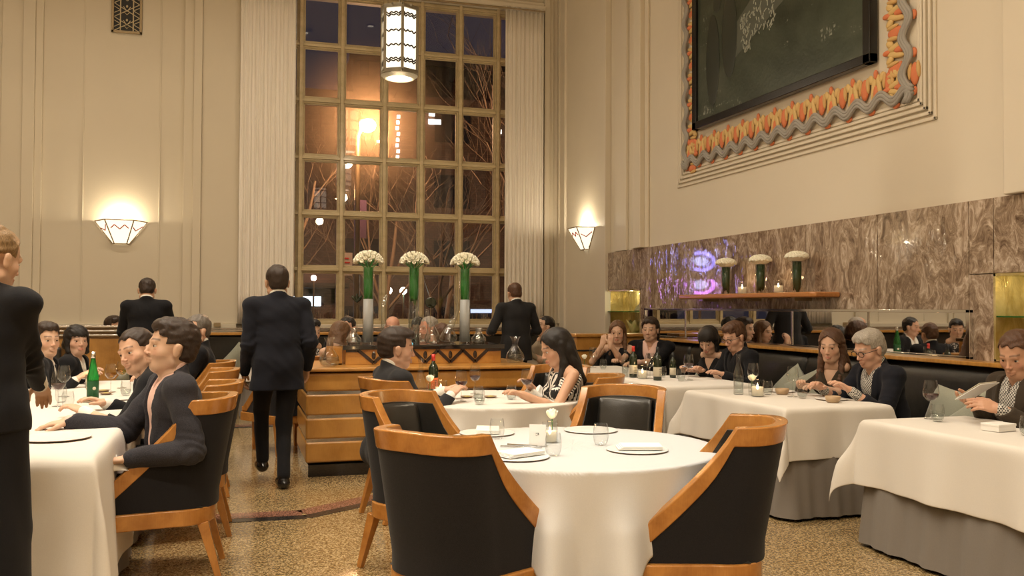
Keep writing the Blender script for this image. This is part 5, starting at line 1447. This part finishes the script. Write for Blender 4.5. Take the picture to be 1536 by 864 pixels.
        for sgn, S0, E_, W_ in arms:
            js.ell(S0+TR*sgn*.002+sp*.016*sc, (.066*sc, .064*sc, .050*sc), TB, .03)
            js.cap(S0, E_, .062*sc*w_, .053*sc*w_, .025); js.cap(E_, W_-unit(W_-E_)*.015, .053*sc*w_, .040*sc*w_, .02)
            js.addfn((lambda E_, S0: lambda P: (.0045*np.sin(((P-E_)@unit(E_-S0))*120+3*np.sin(P@V3(25, 31, 17)))*np.exp(-((P-E_)**2).sum(-1)/.010)).astype(np.float32))(E_, S0))
        js.addfn(swirl(seed, fold, 17)); js.addfn(swirl(seed+9, fold*.5, 42))
        js.cutfn(lambda P: -vcut(P)*-1 if False else vcut(P)*1.0, .004) if False else None
        js.cutfn(lambda P: vcut(P), .004)
        # lapels: a raised band beside the opening
        def lap(P):
            X, Y, Z = loc(P); w0 = np.where((Z-vz0)*vs_ > .075, .075+((Z-vz0)*vs_-.075)*.2, (Z-vz0)*vs_); t_ = np.abs(X)-w0
            return -.0055*((t_ < .050-.12*np.abs(Z-.36)) & (Y > 0) & (Z > vz0-.02) & (Z < .52)).astype(np.float32)
        js.addfn(lap)
        npobj('jacket', [js.mesh(res)], SUITS[top], root, None, O)
        ss = S(); torso(ss, .001); ss.cap(neck-sp*.055, neck+sp*.04-TF*.008, nr+.014, nr+.009, .012)
        ss.cutfn(lambda P: -(((P-neck)@sp)-.036*sc+.45*((P-neck)@TF)), .003)
        if shirt in ('pink', 'check') or tie is None:
            def oc(P):
                X, Y, Z = loc(P); return -np.minimum(np.minimum((Z-.42)*.42-np.abs(X), Y-.01), Z-.42)*sc
            ss.cutfn(oc, .003)
        for sgn, S0, E_, W_ in arms: ss.cap(W_-unit(W_-E_)*.05, W_-unit(W_-E_)*.002, .034*sc, .033*sc, .01)
        npobj('shirt', [ss.mesh(max(res, .0075))], SUITS[shirt], root, None, O)
        if tie is not None:
            g = G(); pts = []
            for k in range(12):
                z = .475-.27*k/11; yy_ = .0
                # march to the shirt front
                base = hip+sp*z*sc; lo_, hi_ = 0, .25
                P_ = np.stack([base+TF*t for t in np.linspace(.0, .22, 60)]).astype(np.float32); dd_ = ss.eval(P_); kk = int(np.argmax(dd_ > 0)) if (dd_ > 0).any() else 40
                pts.append(base+TF*(.22*kk/59+.003)-V3(*O))
            for k in range(11):
                wd = (.034, .020, .022, .028, .032, .036, .040, .044, .048, .052, .055, .058)
                g.bar([float(c) for c in pts[k]], [float(c) for c in pts[k+1]], wd[k]*sc, (.018 if k < 1 else .006), [float(c) for c in TF], wd[k+1]*sc, .006)
            obj('tie', g, tie, root, smooth=False)
    else:   # dress / top
        ds = S(); torso(ds, .006)
        for sgn, S0, E_, W_ in arms:
            if sleeve == 'long': ds.cap(S0, E_, .050*sc, .042*sc, .03); ds.cap(E_, W_-unit(W_-E_)*.02, .042*sc, .032*sc, .02)
            elif sleeve == 'short': ds.cap(S0, S0+(E_-S0)*.42, .056*sc, .054*sc, .03)
        ds.addfn(swirl(seed, fold, 20))
        def nc_(P):
            X, Y, Z = loc(P); z0 = .34 if style == 'vneck' else .43
            a = np.minimum(np.minimum((Z-z0)*.55-np.abs(X), Y+.02), Z-z0); b = Z-.475+.9*np.maximum(0, np.abs(X)-.07)
            if sleeve == 'none': b = np.maximum(b, np.minimum(Z-.36, np.abs(np.abs(X)-.0)-.115))
            return -np.maximum(a, b)*sc
        ds.cutfn(nc_, .004)
        npobj('top' if style != 'dress' else 'dress', [ds.mesh(res)], SUITS[top], root, None, O)
    # ---- legs
    if not headonly:
        tl = S(); fts = []
        hj = [hip-R_*.09*sc, hip+R_*.09*sc]
        for i, h_ in enumerate(hj):
            sgn = -1 if i == 0 else 1
            if pose == 'sit':
                kn = h_+F_*.42*sc+R_*sgn*.05+U_*(.02); ft = V3(float((kn+F_*.02)[0]), float((kn+F_*.02)[1]), .09)
                if feet is not None: ft = V3(*feet[i])
            else:
                ft = V3(*feet[i]) if feet is not None else V3(float(h_[0]), float(h_[1]), .09)
                kn, ft = ik(h_, ft, .43*sc, .42*sc, F_)
            tl.cap(h_, kn, .092*sc, .062*sc, .05); tl.cap(kn, ft+(kn-ft)*.04, .060*sc, .047*sc if pose != 'sit' else .045*sc, .02)
            fts.append((kn, ft))
        if skirt: tl.cap(hip-U_*.02, hip*V3(1, 1, 0)+V3(0, 0, .30), .15*sc, .19*sc, .04)
        tl.ell(hip, (.155*sc, .115*sc, .11*sc), B, .05); tl.addfn(swirl(seed+5, .004, 18)); npobj('trousers' if not skirt else 'long_skirt', [tl.mesh(max(res, .009))], SUITS[legs], root, None, O)
        for (kn, ft) in fts:
            sh = S(); fd = F_
            sh.ell(ft+fd*.07-U_*.048, (.045, .13, .040), B, .02); sh.cap(ft-U_*.02, ft-U_*.045, .042, .045, .03)
            sh.cutfn(lambda P: -(-(P[..., 2]-.004)), .003) ; npobj('shoe', [sh.mesh(.008)], M_SHOE, root, None, O)
    return root
# ---- the cast
LS = (.60, .38, .26)
# standing staff
person('blond waitress in a black suit standing at the left edge with her back to us', -.95, 3.98, 66, hz=.975, pose='stand', lean=.04, hy=52, hp=-12, hair='bun', hc='blond', skin=LS, top='black', sex='f', sc=1.0, hem=.03, skirt=True, elbow_out=(.1, .05),
       rw=(-.80, 4.42, .98), lw=(-1.12, 4.3, 1.0), res=.007, seed=2)
person('waiter with short dark hair in a black suit, back turned, by the wooden partition', -.95, 10.75, 92, hz=.94, pose='stand', lean=.06, hp=-22, hair='crop', hc='dark', top='black', rw=(-.78, 11.12, 1.12), lw=(-1.1, 11.12, 1.12), res=.011, seed=3)
person('waiter in a navy suit walking away beside the service station', .32, 7.45, 100, hz=.95, pose='stand', lean=.05, hp=-6, hair='short', hc='dark', top='navy', elbow_out=(.15, .15), rw=(.56, 7.58, .93), lw=(.07, 7.55, .90), feet=((.22, 7.78, .16), (.37, 7.36, .09)), res=.0075, seed=4)
person('waiter in a charcoal suit with bent arm, back turned, before the right curtain', 3.40, 11.0, 96, hz=.94, pose='stand', lean=.03, hp=-14, hair='crop', hc='brown', top='charcoal', lw=(3.12, 11.25, 1.12), rw=(3.62, 11.3, 1.05), res=.011, seed=5)
# long left table
person('man in a charcoal tweed jacket and pink shirt at the left table', -.31, 5.27, 194, hz=.47, lean=.03, hy=196, hp=8, hair='side', hc='dark', top='tweed', shirt='pink', legs='navy', skin=(.60, .39, .27), stubble=.22,
       rw=(-.86, 5.42, .80), lw=(-.50, 4.95, .66), rpalm=((-1, -.05, -.12), (0, 0, 1), (0, -1, 0)), lpalm=((-1, .25, -.12), (0, 0, 1), (0, 1, 0)), curl=(.45, .35), sc=1.14, hsz=1.10, res=.0062, seed=6, twist=0, fat_=1.05, vopen=-.02, vs_=.55, elbow_out=(.35, .15), fold=.009, hdn=(.0, .0))
person('smiling man with receding dark hair leaning over the left table', -.30, 6.12, 186, hz=.49, lean=.42, hy=228, hp=-6, hr=-14, hair='short', hc='dark', top='black', shirt='shirtw', skin=(.62, .38, .26), stubble=.15, smile=True,
       rw=(-.80, 6.36, .80), lw=(-.86, 5.90, .80), sc=1.11, res=.0075, seed=7, elbow_out=(.7, .5))
person('grey-haired man in a dark suit at the far end of the long left table', -.30, 8.50, 180, hz=.50, lean=.02, hy=214, hp=-2, hair='crop', hc='darkgrey', top='black', shirt='shirtw', skin=(.60, .37, .26), rw=(-.72, 8.7, .80), lw=(-.70, 8.3, .80), sc=1.11, res=.009, seed=8)
person('young man in a dark suit and tie across the long left table', -1.62, 8.30, 0, hz=.44, lean=.18, hy=-52, hp=0, hair='full', hc='dark', top='black', shirt='shirtw', tie=M_TIE, skin=(.62, .40, .28), rw=(-1.25, 8.1, .82), lw=(-1.25, 8.5, .82), sc=1.11, res=.009, seed=9)
person('dark-haired woman in a black jacket beside the young man with a tie', -1.50, 9.02, -10, hz=.44, lean=.20, hy=-60, hp=2, hair='bob', hc='black', top='black', shirt='shirtw', sex='f', skin=(.62, .39, .28), rw=(-1.24, 8.55, .82), lw=(-1.2, 8.85, .82), sc=1.06, res=.009, seed=10)
person('man with dark hair mostly hidden behind the wooden partition', -1.50, 12.45, -60, hz=.44, lean=.0, hy=-40, hp=-4, hair='full', hc='dark', top='black', sc=1.11, res=.012, seed=11)
# second round table
person('man in a dark suit seen from behind at the second round table', 1.0, 6.22, 8, hz=.43, lean=.06, hy=2, hp=-4, hair='side', hc='dark', top='charcoal', shirt='shirtw', skin=(.60, .36, .25), rw=(1.42, 6.12, .82), lw=(1.45, 6.48, .82), sc=1.11, res=.0065, seed=12)
person('long-haired woman in a black and white striped dress at the second round table', 2.36, 6.26, 183, hz=.47, lean=.12, hy=176, hp=-20, hair='long', hc='black', top='ikat', style='dress', sleeve='short', sex='f', skin=(.60, .36, .24), lw=(1.92, 6.02, .82), rw=(2.1, 6.42, .84), sc=1.06, res=.0065, seed=13, elbow_out=(.2, .4))
# wall bench, farthest to nearest
person('fair-haired woman in black resting her chin on her hands', 4.42, 10.14, 248, hz=.46, lean=.10, hy=240, hp=-6, hair='long', hc='auburn', top='black', style='top', sleeve='short', sex='f', skin=(.62, .40, .28), lw=(4.20, 9.84, 1.0), rw=(4.12, 9.90, 1.0),
       lpalm=((0, -.1, 1), (-.4, -1, 0), (-1, 0, 0)), rpalm=((.2, -.1, 1), (-.4, -1, 0), (1, 0, 0)), curl=(.9, .9), sc=1.06, res=.009, seed=14)
person('young man in a black suit and pink shirt beside the fair-haired woman', 4.80, 9.98, 232, hz=.46, lean=.10, hy=228, hp=-2, hair='mid', hc='dark', top='black', shirt='pink', tie=M_TIE2, skin=(.62, .40, .28), rw=(4.28, 9.86, .80), lw=(4.42, 9.62, .80), sc=1.11, res=.009, seed=15)
person('dark-haired woman with a fringe in black looking down at a phone', 4.80, 8.38, 205, hz=.46, lean=.26, hy=216, hp=-28, hair='bob', hc='black', top='black', style='vneck', sleeve='long', sex='f', skin=(.64, .42, .30), lw=(4.40, 8.05, .80), rw=(4.38, 8.36, .80), sc=1.06, res=.0075, seed=16)
person('man with dark-rimmed glasses in a black jacket leaning to the phone', 4.82, 7.88, 178, hz=.46, lean=.16, hy=192, hp=-20, hair='full', hc='brown', top='black', shirt='black', glasses=True, skin=(.60, .36, .25), rw=(4.36, 7.96, .82), lw=(4.42, 7.62, .80), sc=1.11, res=.0075, seed=17, sway=.0)
person('woman with long brown hair in a dark cardigan beside the grey-haired man', 4.74, 6.36, 205, hz=.46, lean=.16, hy=216, hp=-10, hair='long', hc='brown', top='brown', style='vneck', sleeve='long', sex='f', skin=(.64, .41, .29), lw=(4.32, 6.02, .82), rw=(4.32, 6.28, .82), sc=1.06, res=.0075, seed=18)
person('grey-haired man with glasses in a dark blazer and checked shirt', 4.80, 5.80, 176, hz=.44, lean=.24, hy=182, hp=-18, hair='full', hc='grey', top='navy', shirt='check', glasses=True, skin=(.62, .37, .26), rw=(4.26, 5.92, .83), lw=(4.30, 5.62, .83), sc=1.11, res=.007, seed=19, stubble=0, elbow_out=(.3, .5))
person('man in a brown jacket and checked shirt reading a card at the right edge', 4.62, 4.36, 172, hz=.46, lean=.10, hy=196, hp=-20, hair='short', hc='brown', top='brown', shirt='check', skin=(.55, .31, .20), rw=(4.36, 4.50, .86), lw=(4.18, 4.16, .86),
       rpalm=((-.9, .1, .1), (.1, .5, -.8), (-.2, .3, 1)), lpalm=((-.75, .45, .25), (.25, -.75, .35), (.1, .2, 1)), curl=(.45, .5), sc=1.11, res=.0065, seed=20, elbow_out=(.5, .3))
# behind the service station, by the window
person('dark-haired guest in a white-flecked black top behind the left end of the service station', .80, 10.75, -80, hz=.44, lean=.1, hy=-60, hp=-10, hair='full', hc='black', top='print', style='top', skin=LS, sc=1.11, res=.012, seed=21)
person('brown-haired woman in a sleeveless top behind the left carafe', 1.02, 9.92, 60, hz=.46, lean=.16, hy=40, hp=-12, hair='long', hc='auburn', top='black', style='top', sleeve='none', sex='f', skin=(.62, .40, .28), sc=1.06, res=.010, seed=22)
person('man whose head shows just behind the brown-haired woman', 1.30, 11.1, -100, hz=.46, lean=.05, hy=-120, hp=-4, hair='crop', hc='black', top='black', skin=(.60, .36, .25), sc=1.11, res=.012, seed=23)
person('bald man in black seen between the tall vases', 1.90, 11.45, -100, hz=.46, lean=.0, hy=-105, hp=-6, hair='bald', hc='black', top='black', skin=(.62, .33, .23), sc=1.11, res=.011, seed=24)
person('man in a beige knit top behind the middle tall vase', 2.32, 11.0, 190, hz=.46, lean=.05, hy=200, hp=-4, hair='crop', hc='grey', top='beige', style='top', skin=(.60, .30, .20), sc=1.11, res=.012, seed=25)
person('brown-haired guest with back turned behind the swan-necked decanter', 2.16, 9.62, 100, hz=.40, lean=.1, hy=100, hp=-6, hair='short', hc='brown', top='black', sc=1.11, res=.011, seed=26)
person('dark-haired guest in the rear right between decanter and rightmost vase', 2.42, 12.4, -100, hz=.44, lean=.1, hy=-110, hp=-16, hair='full', hc='black', top='black', sc=1.11, res=.013, seed=27)
person('man with glasses in a beige jumper, hand at his chin, by the right curtain', 3.98, 11.55, 200, hz=.46, lean=.02, hy=186, hp=14, hair='short', hc='black', top='beige', style='top', glasses=True, skin=(.62, .40, .28), rw=(3.72, 11.5, 1.02), lw=(3.66, 11.3, .84), sc=1.11, res=.011, seed=28)
# held things
t = thing('mobile_phone', 'small phone held by the couple behind the wine bottles', 'phone', (4.24, 7.98, .86), radians(20)); obj('phone_body', G().box(-.035, .035, -.07, .07, -.004, .004), M_SPEC, t, bevel=.003); obj('screen', G().box(-.031, .031, -.062, .062, .004, .0048), emis('phone_screen', (.7, .8, 1), .8), t)
t = thing('menu_card', 'open cream card held by the man at the right edge', 'card', (4.20, 4.42, .90), radians(200))
g = G(); g.add([(-.10, -.01, .0), (.13, -.01, 0), (.13, .14, .10), (-.10, .14, .10)], [(0, 1, 2, 3)]); obj('cover', g, M_PAPER, t, solid=.004)
g = G(); g.add([(-.09, -.005, .012), (.12, -.005, .012), (.12, .13, .105), (-.09, .13, .105)], [(0, 1, 2, 3)]); obj('page', g, M_LABEL, t, solid=.002)
t = thing('lap_napkin', 'white napkin on the lap of the man in the tweed jacket', 'napkin', (-.62, 5.02, .60), .3); obj('linen', crump(.22, .20, .10, 3), M_NAPKIN, t, smooth=True, solid=.002)
t = thing('wristwatch', 'thin gold bracelet on the wrist of the man in the tweed jacket', 'bracelet', (-.492, 4.952, .661)); obj('band', G().tube([(.0, .031*cos(a), .031*sin(a)) for a in [k*pi/8 for k in range(17)]], .003, 6, False), M_GOLDM, t, smooth=True)

# ================================================================== OUTSIDE THE WINDOW
def mk_night_brick():
    a = N('brown_brick_facade'); v = a.coord(); b = a.n('TexBrick'); b.inputs['Scale'].default_value = 3; b.inputs[1].default_value = (.075, .045, .03, 1); b.inputs[2].default_value = (.12, .07, .048, 1); b.inputs[3].default_value = (.05, .035, .03, 1)
    mp = a.n('Mapping'); mp.inputs['Rotation'].default_value = (pi/2, 0, 0); a.l(v, mp.inputs[0]); a.l(mp.outputs[0], b.inputs[0]); a.l(b.outputs[0], a.b.inputs['Base Color']); a.set(rough=.9); return a.m
MB_ = mk_night_brick()
o = struct('floor_outside', G().box(-30, 50, YB+.6, 75, -.6, -.5), plain('winter_ground', (.10, .08, .05), .9))
M_BARK = plain('winter_bark', (.16, .115, .08), .9)
def building(x, y, wdt, dep, h, lb, nx, nz, lit, seed):
    t = thing('city_building', lb, 'building', (x, y, -.5))
    obj('wall', G().box(-wdt/2, wdt/2, 0, dep, 0, h), MB_, t); obj('cornice', G().box(-wdt/2-.2, wdt/2+.2, -.3, .1, h-.5, h), MB_, t)
    rr = random.Random(seed); ml = MATS.get('lit_far_window') or emis('lit_far_window', (1, .82, .55), .8); md = MATS.get('dark_far_window') or plain('dark_far_window', (.015, .015, .02), .2)
    for i in range(nx):
        for k in range(nz):
            xx = -wdt/2+wdt*(i+.5)/nx; z = h*(k+.6)/nz
            obj('window', G().box(xx-wdt/nx*.2, xx+wdt/nx*.2, -.06, -.01, z-h/nz*.25, z+h/nz*.25), ml if rr.random() < lit else md, t)
building(4.0, 31, 16, 6, 9.2, 'brown brick building glowing orange behind the street lamp', 5, 4, .0, 1)
bb = [o_ for o_ in COL.objects if o_.name.startswith('city_building')][-1]; mlw = emis('bright_stair_window', (1, .93, .80), 5)
for k, (x_, z_, w_, h_) in enumerate([(1.24+.02*(k % 3), 6.9+k*.20, .05, .08) for k in range(9)]+[(2.55, 8.4, .22, .12), (2.45, 8.7, .10, .14), (.6, 7.6, .06, .06), (4.9, 8.2, .08, .1)]): obj('stair_window', G().box(x_-w_, x_+w_, -.08, -.02, z_-h_*.7, z_+h_*.7), mlw, bb)
t = thing('neon_sign', 'blue and violet neon sign mirrored as a glow in the marble', 'sign', (-4.5, 28, -.5)); obj('post', G().tube([(0, 0, 0), (0, 0, 2.4)], .05, 8), M_BRONZE, t)
for k_, (z_, c_) in enumerate(((3.55, (.35, .30, 1)), (2.75, (.75, .25, 1)))):
    obj('neon_tube', G().tube([(.50*cos(a), -.02, z_+.30*sin(a)) for a in [q*pi/12 for q in range(25)]], .055, 8, False), emis('neon_glow_%d' % k_, c_, 26), t, smooth=True)
    obj('neon_core', G().ell((0, 0, z_), (.28, .03, .16), 14, 8), emis('neon_core_%d' % k_, (.6, .65, 1), 14), t, smooth=True)
building(-9, 52, 14, 8, 20, 'brown building far behind the trees on the left', 6, 6, .05, 4)
building(13.5, 50, 15, 8, 16, 'brown building with a few lit windows beyond the park', 12, 8, .07, 2)
building(27, 46, 10, 8, 14, 'pale apartment building at the far right beyond the park', 9, 7, .06, 3)
def branch(g, p, d, L, r, dep, rr):
    n = 5; pts = [p]; q = Vector(p); dd = Vector(d)
    for k in range(n):
        dd = (dd+Vector((rr.uniform(-.16, .16), rr.uniform(-.16, .16), rr.uniform(-.06, .12)))).normalized(); q = q+dd*L/n; pts.append(tuple(q))
    g.tube(pts, [r*(1-.55*k/n) for k in range(n+1)], 5 if dep < 2 else 3, False)
    if dep >= 5: return
    for k in range(3 if dep < 4 else 2):
        i = rr.randint(2, n); a = rr.uniform(0, 2*pi); nd = (dd+Vector((cos(a), sin(a)*.6, rr.uniform(-.1, .5)))*rr.uniform(.6, 1.0)).normalized()
        branch(g, pts[i], nd, L*rr.uniform(.55, .8), r*.48, dep+1, rr)
def tree(x, y, h, r, lb, seed, lean=0):
    rr = random.Random(seed); t = thing('bare_tree', lb, 'tree', (x, y, -.5), 0, 'bare winter trees outside the window'); g = G(); branch(g, (0, 0, 0), (lean, 0, 1), h, r, 0, rr); obj('trunk_and_branches', g, M_BARK, t, smooth=True)
M_BARK2 = M_BARK
tree(1.95, 25.3, 3.2, .15, 'bare tree with an orange-lit trunk at the left of the window', 3, .0)
tree(7.4, 21, 5.2, .17, 'bare tree with dark branches against the sky at the right of the window', 5, -.08)
tree(6.2, 27, 3.4, .12, 'bare tree behind the middle panes', 8)
tree(4.4, 28, 3.0, .10, 'bare tree below the street lamp', 11)
tree(8.8, 25, 4.6, .15, 'bare tree before the building with lit windows', 14)
tree(5.2, 23.5, 3.4, .085, 'slender bare tree behind the fourth column of panes', 21, .05)
tree(3.9, 26.5, 4.6, .10, 'slender bare tree right of the street lamp', 24, .03)
t = thing('lamp_glare_haze', 'added orange haze ball imitating the glare of the street lamp', 'haze', (3.25, 23.97, 6.24)); 
a = N('orange_glare_haze'); a.t.nodes.remove(a.b); vs_ = a.n('VolumeScatter'); vs_.inputs['Color'].default_value = (1, .75, .5, 1); tc_ = a.n('TexCoord'); ln_ = a.n('VectorMath', operation='LENGTH'); a.l(tc_.outputs['Object'], ln_.inputs[0]); mr_ = a.n('MapRange'); mr_.inputs['From Min'].default_value = 0; mr_.inputs['From Max'].default_value = 2.3; mr_.inputs['To Min'].default_value = .085; mr_.inputs['To Max'].default_value = 0; a.l(ln_.outputs['Value'], mr_.inputs['Value']); a.l(mr_.outputs[0], vs_.inputs['Density']); a.l(vs_.outputs[0], a.out.inputs['Volume'])  # scatter volume added to imitate the lamp's glare, thinning outwards
hz_ = obj('glare_haze_ball', G().ell((0, 0, 0), (3.2, 2.4, 3.0), 32, 24), a.m, t); hz_['kind'] = 'stuff'
# street lamp and pole
t = thing('street_lamp', 'tall street lamp glaring orange through the window', 'street lamp', (3.02, 24, -.5))
obj('pole', G().tube([(0, 0, 0), (0, 0, 6.4), (.08, 0, 6.7), (.26, 0, 6.82)], [.09, .07, .06, .05], 12), M_BRONZE, t, smooth=True)
obj('lamp_head', G().ell((.25, 0, 6.86), (.22, .18, .08), 16, 8), M_BRONZE, t, smooth=True)
obj('bulb', G().ell((.25, -.02, 6.74), (.22, .22, .19), 20, 12), emis('sodium_bulb', (1, .68, .36), 60), t, smooth=True)
obj('banner', G().box(.06, .24, -.01, .01, 3.75, 4.75), plain('purple_banner', (.10, .05, .12), .7), t)
g = G(); g.box(-.42, -.12, -.03, -.01, 2.75, 3.35); obj('sign_panel', g, plain('parking_sign_plate', (.55, .50, .46), .5), t)
g = G()
for k in range(4): g.box(-.38, -.38+.2-.03*(k % 2), -.034, -.03, 2.85+k*.11, 2.89+k*.11)
obj('sign_text', g, M_RED, t)
point('street_light', (3.25, 23.3, 6.1), .25, 1700, (1, .52, .24))
t = thing('street_lamp', 'second lower street lamp glowing in the fourth row of panes', 'street lamp', (2.70, 25.2, -.5))
obj('pole', G().tube([(0, 0, 0), (0, 0, 4.8)], .05, 10), M_BRONZE, t); obj('bulb', G().ell((0, 0, 4.9), (.13, .13, .0), 14, 8), emis('amber_bulb', (1, .62, .28), 45), t, smooth=True)
point('street_light', (2.75, 24.8, 4.5), .2, 160, (1, .55, .25))
for i, (x, z, c, r, q) in enumerate(((5.78, 2.04, (1, .75, .5), .11, 'left warm'), (6.37, 2.04, (1, .8, .6), .11, 'right warm'), (6.78, 2.04, (.2, .85, 1), .12, 'cyan'), (11.3, 2.0, (1, .5, .3), .10, 'reddish'), (2.86, 2.4, (1, .6, .5), .08, 'small pink'))):
    t = thing('street_light_globe', '%s point of light low in the dark park beyond the window' % q, 'street light', (x*.78, 28, -.5)); z += .40
    obj('post', G().tube([(0, 0, 0), (0, 0, z)], .03, 6), M_BRONZE, t); obj('globe', G().ell((0, 0, z), (r, r, r), 12, 8), emis('globe_%d' % i, c, 50), t, smooth=True)
def car(x, y, lb, c):
    t = thing('parked_car', lb, 'car', (x, y, -.5), 0, 'cars on the street outside')
    g = G(); g.prism([(-2.1, .3), (2.1, .3), (2.15, .8), (1.4, .95), (.8, 1.45), (-1.0, 1.45), (-1.6, .95), (-2.15, .85)], 1, -.8, .8); obj('car_body', g, plain('car_paint_%s' % c, (.08, .09, .12), .2, coat=.8), t, bevel=.06)
    obj('side_window', G().prism([(-1.35, .98), (1.1, .98), (.7, 1.38), (-.9, 1.38)], 1, -.82, -.79), emis('lit_car_glass_%s' % c, (.45, .65, 1), .8), t)
    for s in (-1.35, 1.35):
        g = G(); g.tube([(s, -.85, .32), (s, -.65, .32)], .32, 16); obj('wheel', g, M_INK, t)
car(1.6, 26.6, 'car parked on the street seen low in the left panes', 'a'); car(9.2, 27.0, 'car parked on the street seen low in the right panes', 'b')
t = thing('lit_kiosk', 'small lit shopfront glowing bluish white low in the leftmost pane', 'kiosk', (1.9, 28.6, -.5)); obj('wall', G().box(-1.3, 1.3, 0, 2, 0, 3.0), MB_, t); obj('shop_window', G().box(-.8, .6, -.05, 0, 1.95, 2.25), emis('cool_shop_light', (.75, .92, 1), 3), t); obj('awning', G().box(-1.4, 1.4, -.6, 0, 2.5, 2.65), M_INK, t)
t = thing('lit_fence_strip', 'long strip of bluish light beyond the park at the right', 'fence', (9.2, 29, -.5)); obj('light_bar', G().box(-1.8, 1.8, 0, .05, 1.75, 1.87), emis('cool_strip_light', (.5, .65, 1), 1.6), t); obj('posts', G().box(-1.8, 1.8, .05, .1, 0, 1.9), M_INK, t)
g = G(); rr = random.Random(7)
for k in range(900):
    x = rr.uniform(1.0, 9); y = rr.uniform(18, 24); h = rr.uniform(.3, 1.5); g.bar((x, y, -.5), (x+rr.uniform(-.25, .25), y+rr.uniform(-.1, .1), .45+h*.6), .012, .012)
o = obj('dry_grass', g, plain('dry_grass_blades', (.26, .19, .10), .9)); tag(o, 'dry winter grass and twigs growing low outside the tall window', 'grass'); o['kind'] = 'stuff'
